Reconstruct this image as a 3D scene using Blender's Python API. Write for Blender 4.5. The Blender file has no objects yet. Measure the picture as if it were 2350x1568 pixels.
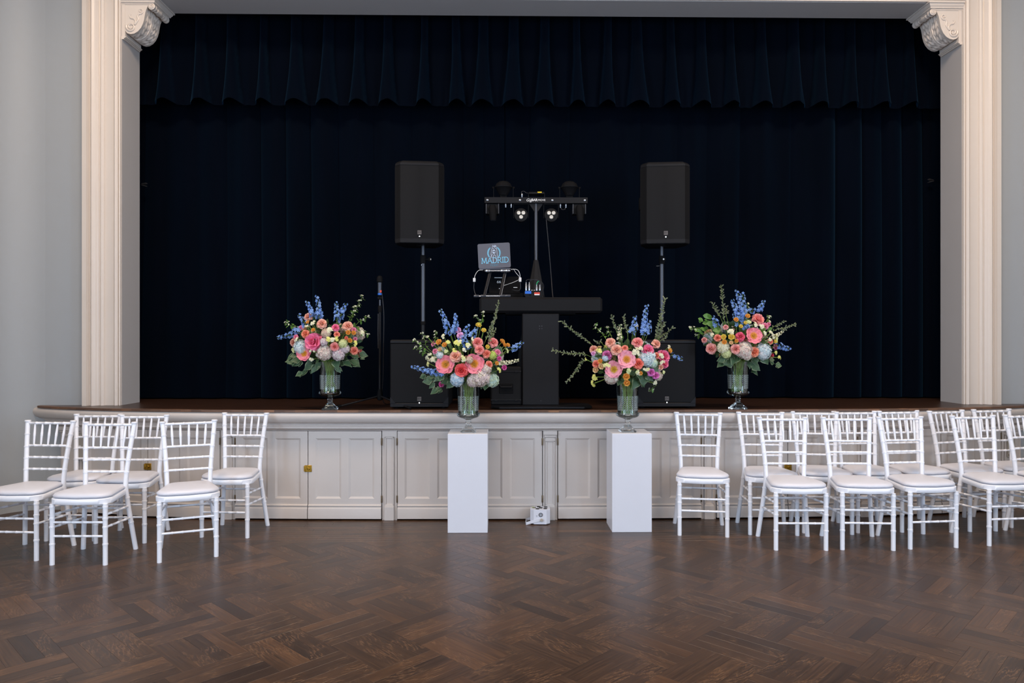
import bpy, math, random
from math import sin, cos, pi, sqrt, atan2, radians
from mathutils import Vector, Matrix
random.seed(7)

# ------------------------------------------------------------------ camera, world, lights, exposure
scn = bpy.context.scene
COL = scn.collection
cam_d = bpy.data.cameras.new('camera')
cam_d.sensor_width = 36.0
cam_d.lens = 36.0 * 1665.0 / 2350.0
cam_d.clip_start = 0.05
cam = bpy.data.objects.new('camera', cam_d)
COL.objects.link(cam)
cam.location = (0, 0, 1.48)
cam.rotation_euler = (radians(90), 0, radians(-0.9))
scn.camera = cam

world = bpy.data.worlds.new('world')
scn.world = world
world.use_nodes = True
bg = world.node_tree.nodes['Background']
bg.inputs['Color'].default_value = (0.62, 0.76, 1.0, 1)
bg.inputs['Strength'].default_value = 1.0

scn.view_settings.view_transform = 'Standard'
scn.view_settings.look = 'None'
scn.view_settings.exposure = 0.26
scn.view_settings.gamma = 1.0
scn.view_settings.use_curve_mapping = False

def area_light(name, loc, rot, sx, sy, power, color, spread=180):
    d = bpy.data.lights.new(name, 'AREA')
    d.shape = 'RECTANGLE'; d.size = sx; d.size_y = sy
    d.energy = power; d.color = color
    d.spread = radians(spread)
    o = bpy.data.objects.new(name, d)
    o.location = loc; o.rotation_euler = rot
    COL.objects.link(o)
    return o

DAY = (0.56, 0.75, 1.0)
WARM = (1.0, 0.76, 0.55)
# daylight entering through the three tall windows of the rear wall and the windows of the side walls
for wx in (-2.5, 0.4, 3.3):
    area_light('daylight', (wx, -5.42, 2.35), (radians(90), 0, radians(180)), 1.7, 3.1, 200, DAY)
for wy in (-2.6, 1.4):
    area_light('daylight', (-4.26, wy, 2.35), (radians(90), 0, radians(-90)), 1.7, 3.1, 130, DAY)
    area_light('daylight', (5.06, wy, 2.35), (radians(90), 0, radians(90)), 1.7, 3.1, 130, DAY)
# warm ceiling fittings of the hall
for lx in (-2.2, 3.0):
    for ly in (-2.0, 4.1):
        area_light('ceiling_light', (lx, ly, 5.5), (0, 0, 0), 0.9, 0.9, 110, WARM)

# ------------------------------------------------------------------ helpers
def lin(h):
    h = h.lstrip('#')
    out = []
    for i in (0, 2, 4):
        c = int(h[i:i+2], 16) / 255.0
        out.append(c / 12.92 if c <= 0.04045 else ((c + 0.055) / 1.055) ** 2.4)
    return tuple(out)

def new_mat(name):
    m = bpy.data.materials.new(name); m.use_nodes = True
    nt = m.node_tree
    b = nt.nodes['Principled BSDF']
    return m, nt, b

def node(nt, kind, **kw):
    n = nt.nodes.new(kind)
    for k, v in kw.items():
        if k.startswith('i_'):
            n.inputs[k[2:].replace('_', ' ')].default_value = v
        else:
            setattr(n, k, v)
    return n

def mixc(nt, fac, a, b, blend='MIX'):
    m = nt.nodes.new('ShaderNodeMix'); m.data_type = 'RGBA'; m.blend_type = blend
    def put(i, v):
        if hasattr(v, 'is_output'): nt.links.new(v, m.inputs[i])
        elif isinstance(v, (int, float)): m.inputs[i].default_value = v
        else: m.inputs[i].default_value = (*v[:3], 1)
    put(0, fac); put(6, a); put(7, b)
    return m.outputs[2]

def math_n(nt, op, a, b=None, c=None):
    m = nt.nodes.new('ShaderNodeMath'); m.operation = op
    for i, v in enumerate((a, b, c)):
        if v is None: continue
        if hasattr(v, 'is_output'): nt.links.new(v, m.inputs[i])
        else: m.inputs[i].default_value = v
    return m.outputs[0]

def ramp(nt, fac, stops):
    r = nt.nodes.new('ShaderNodeValToRGB')
    nt.links.new(fac, r.inputs[0])
    e = r.color_ramp.elements
    while len(e) > 1: e.remove(e[0])
    e[0].position = stops[0][0]; e[0].color = (*stops[0][1], 1)
    for p, c in stops[1:]:
        x = e.new(p); x.color = (*c, 1)
    return r.outputs[0]

def bump(nt, b, height, strength=0.2, dist=0.01):
    n = nt.nodes.new('ShaderNodeBump')
    n.inputs['Strength'].default_value = strength
    n.inputs['Distance'].default_value = dist
    nt.links.new(height, n.inputs['Height'])
    nt.links.new(n.outputs[0], b.inputs['Normal'])
    return n

def plain(name, col, rough=0.5, metal=0.0, spec=0.5, var=0.05, scale=6.0, bmp=0.0, bscale=80.0, coat=0.0, sheen=0.0):
    """paint, plastic or metal: a colour with slight procedural variation and fine relief"""
    m, nt, b = new_mat(name)
    tc = node(nt, 'ShaderNodeTexCoord')
    nz = node(nt, 'ShaderNodeTexNoise'); nz.inputs['Scale'].default_value = scale; nz.inputs['Detail'].default_value = 4
    nt.links.new(tc.outputs['Object'], nz.inputs['Vector'])
    dark = tuple(c * (1 - var) for c in col); light = tuple(min(1, c * (1 + var)) for c in col)
    nt.links.new(mixc(nt, nz.outputs[0], dark, light), b.inputs['Base Color'])
    b.inputs['Roughness'].default_value = rough
    b.inputs['Metallic'].default_value = metal
    b.inputs['Specular IOR Level'].default_value = spec
    if coat: b.inputs['Coat Weight'].default_value = coat; b.inputs['Coat Roughness'].default_value = 0.1
    if sheen: b.inputs['Sheen Weight'].default_value = sheen
    if bmp:
        n2 = node(nt, 'ShaderNodeTexNoise'); n2.inputs['Scale'].default_value = bscale; n2.inputs['Detail'].default_value = 3
        nt.links.new(tc.outputs['Object'], n2.inputs['Vector'])
        bump(nt, b, n2.outputs[0], bmp, 0.003)
    return m

class MB:
    """collects shapes; build() links them as one mesh object"""
    def __init__(s): s.v = []; s.f = []; s.uv = []; s.has_uv = False
    def add(s, verts, faces, uvs=None):
        o = len(s.v)
        s.v += [tuple(v) for v in verts]
        s.f += [tuple(i + o for i in f) for f in faces]
        if uvs: s.has_uv = True; s.uv += list(uvs)
        else: s.uv += [(0, 0)] * len(verts)
        return s
    def box(s, x0, x1, y0, y1, z0, z1, bev=0.0):
        if bev <= 0:
            v = [(x, y, z) for z in (z0, z1) for y in (y0, y1) for x in (x0, x1)]
            f = [(0, 2, 3, 1), (4, 5, 7, 6), (0, 1, 5, 4), (2, 6, 7, 3), (0, 4, 6, 2), (1, 3, 7, 5)]
            return s.add(v, f)
        b = min(bev, (x1-x0)*.49, (y1-y0)*.49, (z1-z0)*.49)
        def lp(z, k):
            return [(x0+k, y0+b, z), (x0+b, y0+k, z), (x1-b, y0+k, z), (x1-k, y0+b, z), (x1-k, y1-b, z), (x1-b, y1-k, z), (x0+b, y1-k, z), (x0+k, y1-b, z)]
        loops = [lp(z0, b), lp(z0+b, 0), lp(z1-b, 0), lp(z1, b)]
        v = sum(loops, []); f = [tuple(range(7, -1, -1)), tuple(range(24, 32))]
        for l in range(3):
            for i in range(8):
                j = (i+1) % 8
                f.append((l*8+i, l*8+j, l*8+8+j, l*8+8+i))
        return s.add(v, f)
    def loft(s, loops, closed=True, cap0=True, cap1=True):
        n = len(loops[0]); v = [p for l in loops for p in l]; f = []
        m = n if closed else n-1
        for l in range(len(loops)-1):
            for i in range(m):
                j = (i+1) % n
                f.append((l*n+i, l*n+j, (l+1)*n+j, (l+1)*n+i))
        if cap0: f.append(tuple(range(n-1, -1, -1)))
        if cap1: f.append(tuple((len(loops)-1)*n+i for i in range(n)))
        return s.add(v, f)
    def tube(s, path, r, n=8, caps=True):
        path = [Vector(p) for p in path]
        rs = r if isinstance(r, (list, tuple)) else [r]*len(path)
        loops = []
        t0 = (path[1]-path[0]).normalized()
        up = Vector((0, 0, 1)) if abs(t0.z) < 0.9 else Vector((1, 0, 0))
        a = t0.cross(up).normalized()
        for i, p in enumerate(path):
            t = (path[min(i+1, len(path)-1)] - path[max(i-1, 0)])
            t = t.normalized() if t.length > 1e-9 else t0
            a = (a - t*a.dot(t))
            a = a.normalized() if a.length > 1e-9 else t.orthogonal().normalized()
            b = t.cross(a)
            loops.append([tuple(p + (a*cos(2*pi*k/n) + b*sin(2*pi*k/n))*rs[i]) for k in range(n)])
        return s.loft(loops, True, caps, caps)
    def lathe(s, prof, n=24, c=(0, 0, 0), axis='z', cap0=True, cap1=True):
        loops = []
        for r, z in prof:
            l = []
            for k in range(n):
                a = 2*pi*k/n; x, y = r*cos(a), r*sin(a)
                if axis == 'z': l.append((c[0]+x, c[1]+y, c[2]+z))
                elif axis == 'y': l.append((c[0]+x, c[1]+z, c[2]-y))
                else: l.append((c[0]+z, c[1]+x, c[2]+y))
            loops.append(l)
        return s.loft(loops, True, cap0, cap1)
    def prism(s, poly, y0, y1):
        """polygon of (x, z) extruded along y"""
        n = len(poly)
        v = [(x, y0, z) for x, z in poly] + [(x, y1, z) for x, z in poly]
        f = [tuple(range(n)), tuple(range(2*n-1, n-1, -1))]
        for i in range(n):
            j = (i+1) % n
            f.append((i, i+n, j+n, j))
        return s.add(v, f)
    def flat(s, poly, z0, z1):
        """polygon of (x, y) extruded along z"""
        n = len(poly)
        v = [(x, y, z0) for x, y in poly] + [(x, y, z1) for x, y in poly]
        f = [tuple(range(n-1, -1, -1)), tuple(range(n, 2*n))]
        for i in range(n):
            j = (i+1) % n
            f.append((i, j, j+n, i+n))
        return s.add(v, f)
    def xf(s, M):
        s.v = [tuple(M @ Vector(v)) for v in s.v]; return s
    def mesh(s, name, smooth=True, angle=40):
        me = bpy.data.meshes.new(name)
        me.from_pydata(s.v, [], s.f)
        if s.has_uv:
            uvl = me.uv_layers.new(name='UVMap')
            idx = [0]*len(me.loops); me.loops.foreach_get('vertex_index', idx)
            flat = []
            for i in idx: flat += s.uv[i]
            uvl.data.foreach_set('uv', flat)
        me.validate(); me.update()
        if smooth:
            me.polygons.foreach_set('use_smooth', [True]*len(me.polygons))
            if angle < 180: me.set_sharp_from_angle(angle=radians(angle))
        return me
    def build(s, name, mat, parent=None, loc=None, rot=None, smooth=True, angle=40):
        return place(name, s.mesh(name, smooth, angle), mat, parent, loc, rot)

def place(name, me, mat=None, parent=None, loc=None, rot=None):
    o = bpy.data.objects.new(name, me)
    if mat is not None and not me.materials: me.materials.append(mat)
    COL.objects.link(o)
    if parent is not None: o.parent = parent
    if loc is not None: o.location = loc
    if rot is not None: o.rotation_euler = rot
    return o

def thing(name, label, cat, loc=(0, 0, 0), rz=0.0, group=None):
    o = bpy.data.objects.new(name, None); COL.objects.link(o)
    o.empty_display_size = 0.1
    o.location = loc; o.rotation_euler = (0, 0, rz)
    return tag(o, label, cat, group)

def tag(o, label=None, cat=None, group=None, kind=None):
    if label: o['label'] = label
    if cat: o['category'] = cat
    if group: o['group'] = group
    if kind: o['kind'] = kind
    return o

def struct(o, label=None):
    o['kind'] = 'structure'
    if label: o['label'] = label
    return o

def lettering(name, text, size, mat, parent, loc, rot, ext=0.0006, bold=0.0, shear=0.0):
    c = bpy.data.curves.new(name, 'FONT'); c.body = text; c.size = size
    c.align_x = 'CENTER'; c.align_y = 'CENTER'; c.extrude = ext; c.offset = bold
    c.materials.append(mat)
    c.shear = shear
    tmp = bpy.data.objects.new(name, c)
    me = bpy.data.meshes.new_from_object(tmp); me.name = name
    bpy.data.objects.remove(tmp)
    if not me.materials: me.materials.append(mat)
    return place(name, me, None, parent, loc, rot)

def arc(cx, cz, r, a0, a1, n):
    return [(cx + r*cos(radians(a0+(a1-a0)*i/n)), cz + r*sin(radians(a0+(a1-a0)*i/n))) for i in range(n+1)]

def smooth_path(ctrl, n=14):
    """Catmull-Rom through the control points"""
    c = [Vector(p) for p in ctrl]; c = [c[0]*2-c[1]] + c + [c[-1]*2-c[-2]]
    out = []
    for i in range(1, len(c)-2):
        for k in range(n):
            t = k/n
            out.append(0.5*((2*c[i]) + (c[i+1]-c[i-1])*t + (2*c[i-1]-5*c[i]+4*c[i+1]-c[i+2])*t*t + (3*c[i]-c[i-1]-3*c[i+1]+c[i+2])*t**3))
    out.append(c[-2])
    return out

# ------------------------------------------------------------------ materials
M = {}
M['wall'] = plain('wall_paint', lin('#a3a8ac'), 0.6, var=0.02, scale=1.5, bmp=0.05, bscale=120)
M['ceil'] = plain('ceiling_paint', lin('#c9c6c0'), 0.8, var=0.02)
M['trim'] = plain('cream_gloss_paint', lin('#d6ccc2'), 0.38, var=0.03, scale=3, bmp=0.03, bscale=60)
M['cab'] = plain('cabinet_paint', lin('#cac1ba'), 0.42, var=0.03, scale=4, bmp=0.04, bscale=50)
M['chair'] = plain('white_resin', lin('#f1f2f7'), 0.28, var=0.01, coat=0.2)
M['vinyl'] = plain('white_vinyl', lin('#d6d6dd'), 0.42, var=0.02, bmp=0.05, bscale=200)
M['plinth'] = plain('white_lacquer', lin('#d9dae1'), 0.3, var=0.01, bmp=0.02, bscale=20)
M['brass'] = plain('aged_brass', lin('#b58c36'), 0.35, metal=1.0, var=0.25, scale=90)
M['hinge'] = plain('worn_hinge', lin('#6d5b43'), 0.5, metal=0.7, var=0.3, scale=120)
M['blackplastic'] = plain('black_plastic', lin('#141416'), 0.55, spec=0.15, var=0.08, bmp=0.1, bscale=300)
M['blackmatte'] = plain('black_matte', lin('#0d0d0f'), 0.7, spec=0.12, var=0.1)
M['blackmetal'] = plain('black_steel', lin('#17171a'), 0.42, spec=0.2, var=0.06)
M['greymetal'] = plain('grey_steel', lin('#4c4e54'), 0.35, metal=0.6, var=0.05)
M['chrome'] = plain('chrome', lin('#b9bcc2'), 0.2, metal=0.9, var=0.03)
M['darkgap'] = plain('dark_gap', lin('#241d18'), 0.8)
M['whiteprint'] = plain('white_print', lin('#e8e8e8'), 0.5, var=0.01)
M['cyanprint'] = plain('cyan_print', lin('#79c7e6'), 0.5, var=0.02)
M['badge'] = plain('badge_metal', lin('#5f5a58'), 0.4, metal=0.2, var=0.05)
M['laptop'] = plain('laptop_shell', lin('#5a5a63'), 0.45, var=0.02)
M['led'] = None
def emit(name, col, st):
    m, nt, b = new_mat(name)
    b.inputs['Base Color'].default_value = (*col, 1)
    b.inputs['Emission Color'].default_value = (*col, 1)
    b.inputs['Emission Strength'].default_value = st
    return m
M['led'] = emit('status_led', (0.9, 0.95, 1.0), 6.0)
M['lens'] = plain('led_lens', lin('#d8d3c8'), 0.15, var=0.15, scale=150, spec=0.8)
M['yellowlabel'] = plain('yellow_label', lin('#e8c918'), 0.5)
M['bluelabel'] = plain('blue_label', lin('#1f66c9'), 0.5)
M['redlabel'] = plain('red_label', lin('#d2402c'), 0.5)
M['whitecable'] = plain('white_cable', lin('#d4d4d4'), 0.5)
M['blackcable'] = plain('black_cable', lin('#222226'), 0.5)
M['greencable'] = plain('green_cable', lin('#149c62'), 0.5)
M['cream_plate'] = plain('cream_plate', lin('#a89f92'), 0.5, var=0.05)
M['uplight'] = plain('uplight_shell', lin('#d6d7de'), 0.4, var=0.02)

def wood_mat(name, c_dark, c_mid, c_light, rough, fleck=0.5, along=1.6):
    """oak: grain along U, ray fleck, one tone for each plank"""
    m, nt, b = new_mat(name)
    uv = node(nt, 'ShaderNodeUVMap')
    geo = node(nt, 'ShaderNodeNewGeometry'); oi = node(nt, 'ShaderNodeObjectInfo')
    rnd = math_n(nt, 'FRACT', math_n(nt, 'ADD', math_n(nt, 'MULTIPLY', geo.outputs['Random Per Island'], 7.31), math_n(nt, 'MULTIPLY', oi.outputs['Random'], 11.7)))
    comb = node(nt, 'ShaderNodeCombineXYZ')
    nt.links.new(math_n(nt, 'MULTIPLY', rnd, 37.0), comb.inputs[0]); nt.links.new(math_n(nt, 'MULTIPLY', rnd, 91.0), comb.inputs[1])
    add = node(nt, 'ShaderNodeVectorMath', operation='ADD')
    nt.links.new(uv.outputs[0], add.inputs[0]); nt.links.new(comb.outputs[0], add.inputs[1])
    mp = node(nt, 'ShaderNodeMapping'); mp.inputs['Scale'].default_value = (along, 42.0, 1)
    nt.links.new(add.outputs[0], mp.inputs[0])
    g = node(nt, 'ShaderNodeTexNoise'); g.inputs['Scale'].default_value = 2.2; g.inputs['Detail'].default_value = 6; g.inputs['Roughness'].default_value = 0.65
    nt.links.new(mp.outputs[0], g.inputs['Vector'])
    # ray fleck: wavy short ribbons across the grain
    mp2 = node(nt, 'ShaderNodeMapping'); mp2.inputs['Scale'].default_value = (9.0, 46.0, 1); mp2.inputs['Rotation'].default_value = (0, 0, 0.22)
    nt.links.new(add.outputs[0], mp2.inputs[0])
    w = node(nt, 'ShaderNodeTexWave', wave_type='BANDS', bands_direction='DIAGONAL'); w.inputs['Scale'].default_value = 0.8; w.inputs['Distortion'].default_value = 16.0; w.inputs['Detail'].default_value = 4.0; w.inputs['Detail Scale'].default_value = 0.8; w.inputs['Detail Roughness'].default_value = 0.7
    nt.links.new(mp2.outputs[0], w.inputs['Vector'])
    pn = node(nt, 'ShaderNodeTexNoise'); pn.inputs['Scale'].default_value = 6.0; pn.inputs['Detail'].default_value = 1
    nt.links.new(add.outputs[0], pn.inputs['Vector'])
    mask = math_n(nt, 'MULTIPLY', ramp(nt, pn.outputs[0], [(0.46, (0, 0, 0)), (0.56, (1, 1, 1))]), math_n(nt, 'GREATER_THAN', math_n(nt, 'FRACT', math_n(nt, 'MULTIPLY', rnd, 5.7)), 0.3))
    fl = math_n(nt, 'MULTIPLY', ramp(nt, w.outputs[0], [(0.78, (0, 0, 0)), (0.97, (1, 1, 1))]), mask)
    base = ramp(nt, g.outputs[0], [(0.3, c_dark), (0.5, c_mid), (0.72, c_light)])
    tone = ramp(nt, rnd, [(0.0, (0.6, 0.6, 0.62)), (0.2, (0.82, 0.82, 0.83)), (0.5, (1.0, 1.0, 1.0)), (0.8, (1.12, 1.08, 1.0)), (0.9, (1.3, 1.22, 1.08)), (1.0, (1.75, 1.6, 1.3))])
    col = mixc(nt, 1.0, base, tone, 'MULTIPLY')
    col = mixc(nt, math_n(nt, 'MULTIPLY', fl, fleck), col, tuple(min(1, c*1.75) for c in c_light))
    nt.links.new(col, b.inputs['Base Color'])
    rr = node(nt, 'ShaderNodeMapRange'); rr.inputs['To Min'].default_value = rough*0.85; rr.inputs['To Max'].default_value = rough*1.25
    nt.links.new(g.outputs[0], rr.inputs['Value']); nt.links.new(rr.outputs[0], b.inputs['Roughness'])
    b.inputs['Specular IOR Level'].default_value = 0.5
    bump(nt, b, g.outputs[0], 0.06, 0.002)
    return m
M['parquet'] = wood_mat('oak_parquet', lin('#2c1f16'), lin('#3f2c1f'), lin('#553d29'), 0.31, 0.75)
M['stagewood'] = wood_mat('dark_stage_boards', lin('#1d120c'), lin('#2b1b12'), lin('#3a261a'), 0.32, 0.1)
M['stageedge'] = wood_mat('stage_edge_oak', lin('#4b3426'), lin('#664a38'), lin('#7b5d49'), 0.4, 0.1)

def velvet():
    m, nt, b = new_mat('navy_velvet')
    tc = node(nt, 'ShaderNodeTexCoord')
    mp = node(nt, 'ShaderNodeMapping'); mp.inputs['Scale'].default_value = (3.0, 3.0, 0.5)
    nt.links.new(tc.outputs['Object'], mp.inputs[0])
    nz = node(nt, 'ShaderNodeTexNoise'); nz.inputs['Scale'].default_value = 2.0; nz.inputs['Detail'].default_value = 5
    nt.links.new(mp.outputs[0], nz.inputs['Vector'])
    nt.links.new(mixc(nt, nz.outputs[0], (0.0002, 0.0007, 0.0020), (0.0006, 0.0019, 0.0060)), b.inputs['Base Color'])
    b.inputs['Roughness'].default_value = 0.85
    b.inputs['Specular IOR Level'].default_value = 0.03
    b.inputs['Sheen Weight'].default_value = 0.09
    b.inputs['Sheen Roughness'].default_value = 0.5
    b.inputs['Sheen Tint'].default_value = (0.13, 0.42, 0.85, 1)
    return m
M['velvet'] = velvet()

def grille_mat():
    m, nt, b = new_mat('perforated_grille')
    tc = node(nt, 'ShaderNodeTexCoord')
    vo = node(nt, 'ShaderNodeTexVoronoi', feature='F1'); vo.inputs['Scale'].default_value = 170; vo.inputs['Randomness'].default_value = 0.0
    nt.links.new(tc.outputs['Object'], vo.inputs['Vector'])
    nt.links.new(ramp(nt, vo.outputs['Distance'], [(0.3, lin('#050506')), (0.5, lin('#121214'))]), b.inputs['Base Color'])
    b.inputs['Roughness'].default_value = 0.55
    b.inputs['Specular IOR Level'].default_value = 0.15
    return m
M['grille'] = grille_mat()
# ------------------------------------------------------------------ the room
XC = 0.40                      # axis of the stage
YW = 6.44                      # wall with the stage opening
XL, XR = -4.30, 5.10           # side walls
YR = -5.45                     # rear wall, behind the viewer
ZC = 5.60                      # ceiling
ZS = 0.92                      # stage height
OX0, OX1, OZ1 = -3.335, 4.135, 4.515   # stage opening
YJ = 6.75                      # back edge of the jambs

def yfront(x):
    d = abs(x - XC)
    return 6.02 + 0.006*d*d + 0.00005*d**6

# floor slab and parquet: blocks of four strips in herringbone, set at 45 degrees
fl = MB().box(XL-0.1, XR+0.1, YR-0.1, 8.0, -0.12, -0.006).build('floor', M['stageedge'], smooth=False)
struct(fl, 'dark brown oak parquet floor laid in diagonal herringbone blocks')
CELL, NS, SW = 0.385, 4, 0.077
BW = NS*SW
BORDER = 5.36
def strip_mesh(nm, L, W, uoff):
    g, b = 0.0002, 0.0005
    x0, x1, y0, y1 = -L/2+g, L/2-g, -W/2+g, W/2-g
    mb = MB()
    v = [(x0, y0, -0.007), (x1, y0, -0.007), (x1, y1, -0.007), (x0, y1, -0.007),
         (x0, y0, -b), (x1, y0, -b), (x1, y1, -b), (x0, y1, -b),
         (x0+b, y0+b, 0), (x1-b, y0+b, 0), (x1-b, y1-b, 0), (x0+b, y1-b, 0)]
    f = [(8, 9, 10, 11)] + [(i, (i+1) % 4, 4+(i+1) % 4, 4+i) for i in range(4)] + [(4+i, 4+(i+1) % 4, 8+(i+1) % 4, 8+i) for i in range(4)]
    uv = [(p[0]+uoff, p[1]) for p in v]
    mb.add(v, f, uv)
    return mb
plank_mb = [strip_mesh('plank', CELL, SW, k*1.7) for k in range(4)]
plank_me = [p.mesh('plank', False) for p in plank_mb]
strips = []
P0, Q0 = 3.769, -1.546
R2 = sqrt(0.5)
for m in range(-40, 40):
    for n in range(-30, 30):
        a0, b0 = m*BW + n*CELL, m*BW - n*CELL
        for k in range(2*NS):
            if k < NS: p, q, ang = P0+a0+CELL/2, Q0+b0+(k+0.5)*SW, pi/4
            else: p, q, ang = P0+a0+CELL+(k-NS+0.5)*SW, Q0+b0+BW-CELL/2, -pi/4
            x, y = (p+q)*R2, (p-q)*R2
            if not (XL-0.15 < x < XR+0.15 and 0.8 < y < BORDER+0.26): continue
            strips.append((x, y, ang))
def seen(x, y):
    d = y*cos(radians(.9)) + x*sin(radians(.9)); l = x*cos(radians(.9)) - y*sin(radians(.9))
    return d > 0 and abs(l/d) < 0.72 and 1.48/d < 0.485
strips.sort(key=lambda s: (0 if seen(s[0], s[1]) else 1, s[0]**2 + s[1]**2))
for i, (x, y, a) in enumerate(strips[:300]):
    place('plank', plank_me[i % 4], M['parquet'], fl, (x, y, 0), (0, 0, a + (pi if random.random() < 0.5 else 0)))
rest = MB()
for x, y, a in strips[300:]:
    s = random.choice(plank_mb); ca, sa = cos(a), sin(a)
    rest.add([(x+vx*ca-vy*sa, y+vx*sa+vy*ca, vz) for vx, vy, vz in s.v], s.f, s.uv)
o = rest.build('parquet_planks', M['parquet'], fl, smooth=False); o['kind'] = 'stuff'
# straight border boards along the stage
bord = MB()
y = BORDER + 0.045
while y < 6.72:
    x = XL - random.random()
    while x < XR:
        L = random.uniform(0.7, 1.3)
        s = strip_mesh('b', L, 0.062, random.random()*9)
        bord.add([(x+L/2+vx, y+vy, vz+0.0004) for vx, vy, vz in s.v], s.f, s.uv)
        x += L
    y += 0.062
o = bord.build('border_boards', M['parquet'], fl, smooth=False); o['kind'] = 'stuff'

# walls of the hall
def wall_segments(mb, a0, a1, wins, put, z1=ZC):
    edges = sorted(wins)
    cur = a0
    for w0, w1, z0, zz in edges:
        put(mb, cur, w0, 0, z1); put(mb, w0, w1, 0, z0); put(mb, w0, w1, zz, z1); cur = w1
    put(mb, cur, a1, 0, z1)
WZ = (0.8, 3.95)
rear = MB()
wall_segments(rear, XL-0.2, XR+0.2, [(wx-0.9, wx+0.9, *WZ) for wx in (-2.5, 0.4, 3.3)],
              lambda mb, a, b, z0, z1: mb.box(a, b, YR-0.2, YR, z0, z1))
struct(rear.build('wall_rear', M['wall'], smooth=False))
lw = MB()
wall_segments(lw, YR, YW-0.3, [(wy-0.9, wy+0.9, *WZ) for wy in (-2.6, 1.4)],
              lambda mb, a, b, z0, z1: mb.box(XL-0.2, XL, a, b, z0, z1))
RC = 0.30                                        # coved corner towards the stage wall
pts = [(XL+RC-RC*cos(t), YW-RC+RC*sin(t)) for t in [pi/2*i/12 for i in range(13)]]
lw.flat([(XL-0.2, YW-RC)] + pts + [(XL+RC, YW+0.2), (XL-0.2, YW+0.2)], 0, ZC)
struct(lw.build('wall_left', M['wall'], angle=30), 'pale grey painted side wall')
rw = MB()
wall_segments(rw, YR, YW+0.2, [(wy-0.9, wy+0.9, *WZ) for wy in (-2.6, 1.4)],
              lambda mb, a, b, z0, z1: mb.box(XR, XR+0.2, a, b, z0, z1))
struct(rw.build('wall_right', M['wall'], smooth=False))
struct(MB().box(XL-0.2, XR+0.2, YR-0.2, 8.0, ZC, ZC+0.15).build('ceiling', M['ceil'], smooth=False))
bw = MB()
bw.box(XL+RC, OX0, YW, YW+0.31, 0, ZC); bw.box(OX1, XR, YW, YW+0.31, 0, ZC); bw.box(OX0, OX1, YW, YW+0.31, OZ1, ZC)
struct(bw.build('wall_back', M['wall'], smooth=False), 'pale grey wall around the stage opening')
# unseen black walls behind the curtain, added to keep light from leaking in
sh = MB()
sh.box(XL-0.2, XR+0.2, 7.7, 7.85, 0, ZC); sh.box(XL-0.2, XL-0.05, YW+0.2, 7.7, 0, ZC); sh.box(XR+0.05, XR+0.2, YW+0.2, 7.7, 0, ZC)
struct(sh.build('wall_stage_blackout', M['blackmatte'], smooth=False))
# windows: frame with glazing bars
def window(n, c, along):
    w, z0, z1 = 1.8, *WZ
    mb = MB()
    for a in (-0.9, 0.84): mb.box(a, a+0.06, -0.06, 0.06, z0, z1)
    for a in (-0.315, 0.285): mb.box(a, a+0.03, -0.03, 0.03, z0, z1)
    for k in range(6):
        z = z0 + (z1-z0-0.05)*k/5
        mb.box(-0.9, 0.9, -0.03, 0.03, z, z+0.05)
    o = mb.build('window_%d' % n, M['trim'], None, (c[0], c[1], 0), (0, 0, along), smooth=False)
    return struct(o)
wn = 1
for wx in (-2.5, 0.4, 3.3): window(wn, (wx, YR-0.1), 0); wn += 1
for wy in (-2.6, 1.4): window(wn, (XL-0.1, wy), pi/2); wn += 1; window(wn, (XR+0.1, wy), pi/2); wn += 1
# baseboards at both ends of the stage
mb = MB().prism([(0, 0), (0.02, 0), (0.02, 0.12), (0.012, 0.14), (0, 0.15)], YR, YW-RC)
struct(mb.build('baseboard_left', M['trim'], None, (XL, 0, 0), smooth=False))
mb = MB().prism([(0, 0), (-0.02, 0), (-0.02, 0.12), (-0.012, 0.14), (0, 0.15)], YR, YW)
struct(mb.build('baseboard_right', M['trim'], None, (XR, 0, 0), smooth=False))

# moulded architrave around the opening: profile of (distance from the opening, projection)
PROF = [(0, 0), (0, 0.018), (0.012, 0.02), (0.0135, 0.004), (0.019, 0.004), (0.021, 0.02), (0.03, 0.029), (0.045, 0.031), (0.057, 0.024), (0.0615, 0.014),
        (0.152, 0.014), (0.154, 0.026), (0.164, 0.033), (0.18, 0.033), (0.189, 0.025), (0.197, 0.018), (0.21, 0.021), (0.223, 0.035), (0.24, 0.048), (0.256, 0.052),
        (0.268, 0.046), (0.275, 0.032), (0.29, 0.032), (0.298, 0.046), (0.301, 0.058), (0.343, 0.058), (0.348, 0.052), (0.348, 0)]
PROF = [(t*0.885, p*1.35) for t, p in PROF]
def architrave(name, x, sg):
    loops = []
    for z in (ZS, OZ1 + 0.0):
        loops.append([(x + sg*t, YW - p, z) for t, p in PROF])
    loops[1] = [(x + sg*t, YW - p, OZ1 + t) for t, p in PROF]
    mb = MB().loft(loops, False, False, False)
    return struct(mb.build(name, M['trim'], angle=50), 'cream moulded architrave beside the stage opening')
architrave('trim_1', OX0, -1); architrave('trim_2', OX1, 1)
loops = [[(OX0 - t, YW - p, OZ1 + t) for t, p in PROF], [(OX1 + t, YW - p, OZ1 + t) for t, p in PROF]]
struct(MB().loft(loops, False, False, False).build('trim_3', M['trim'], angle=50), 'cream moulded architrave over the stage opening')
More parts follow.
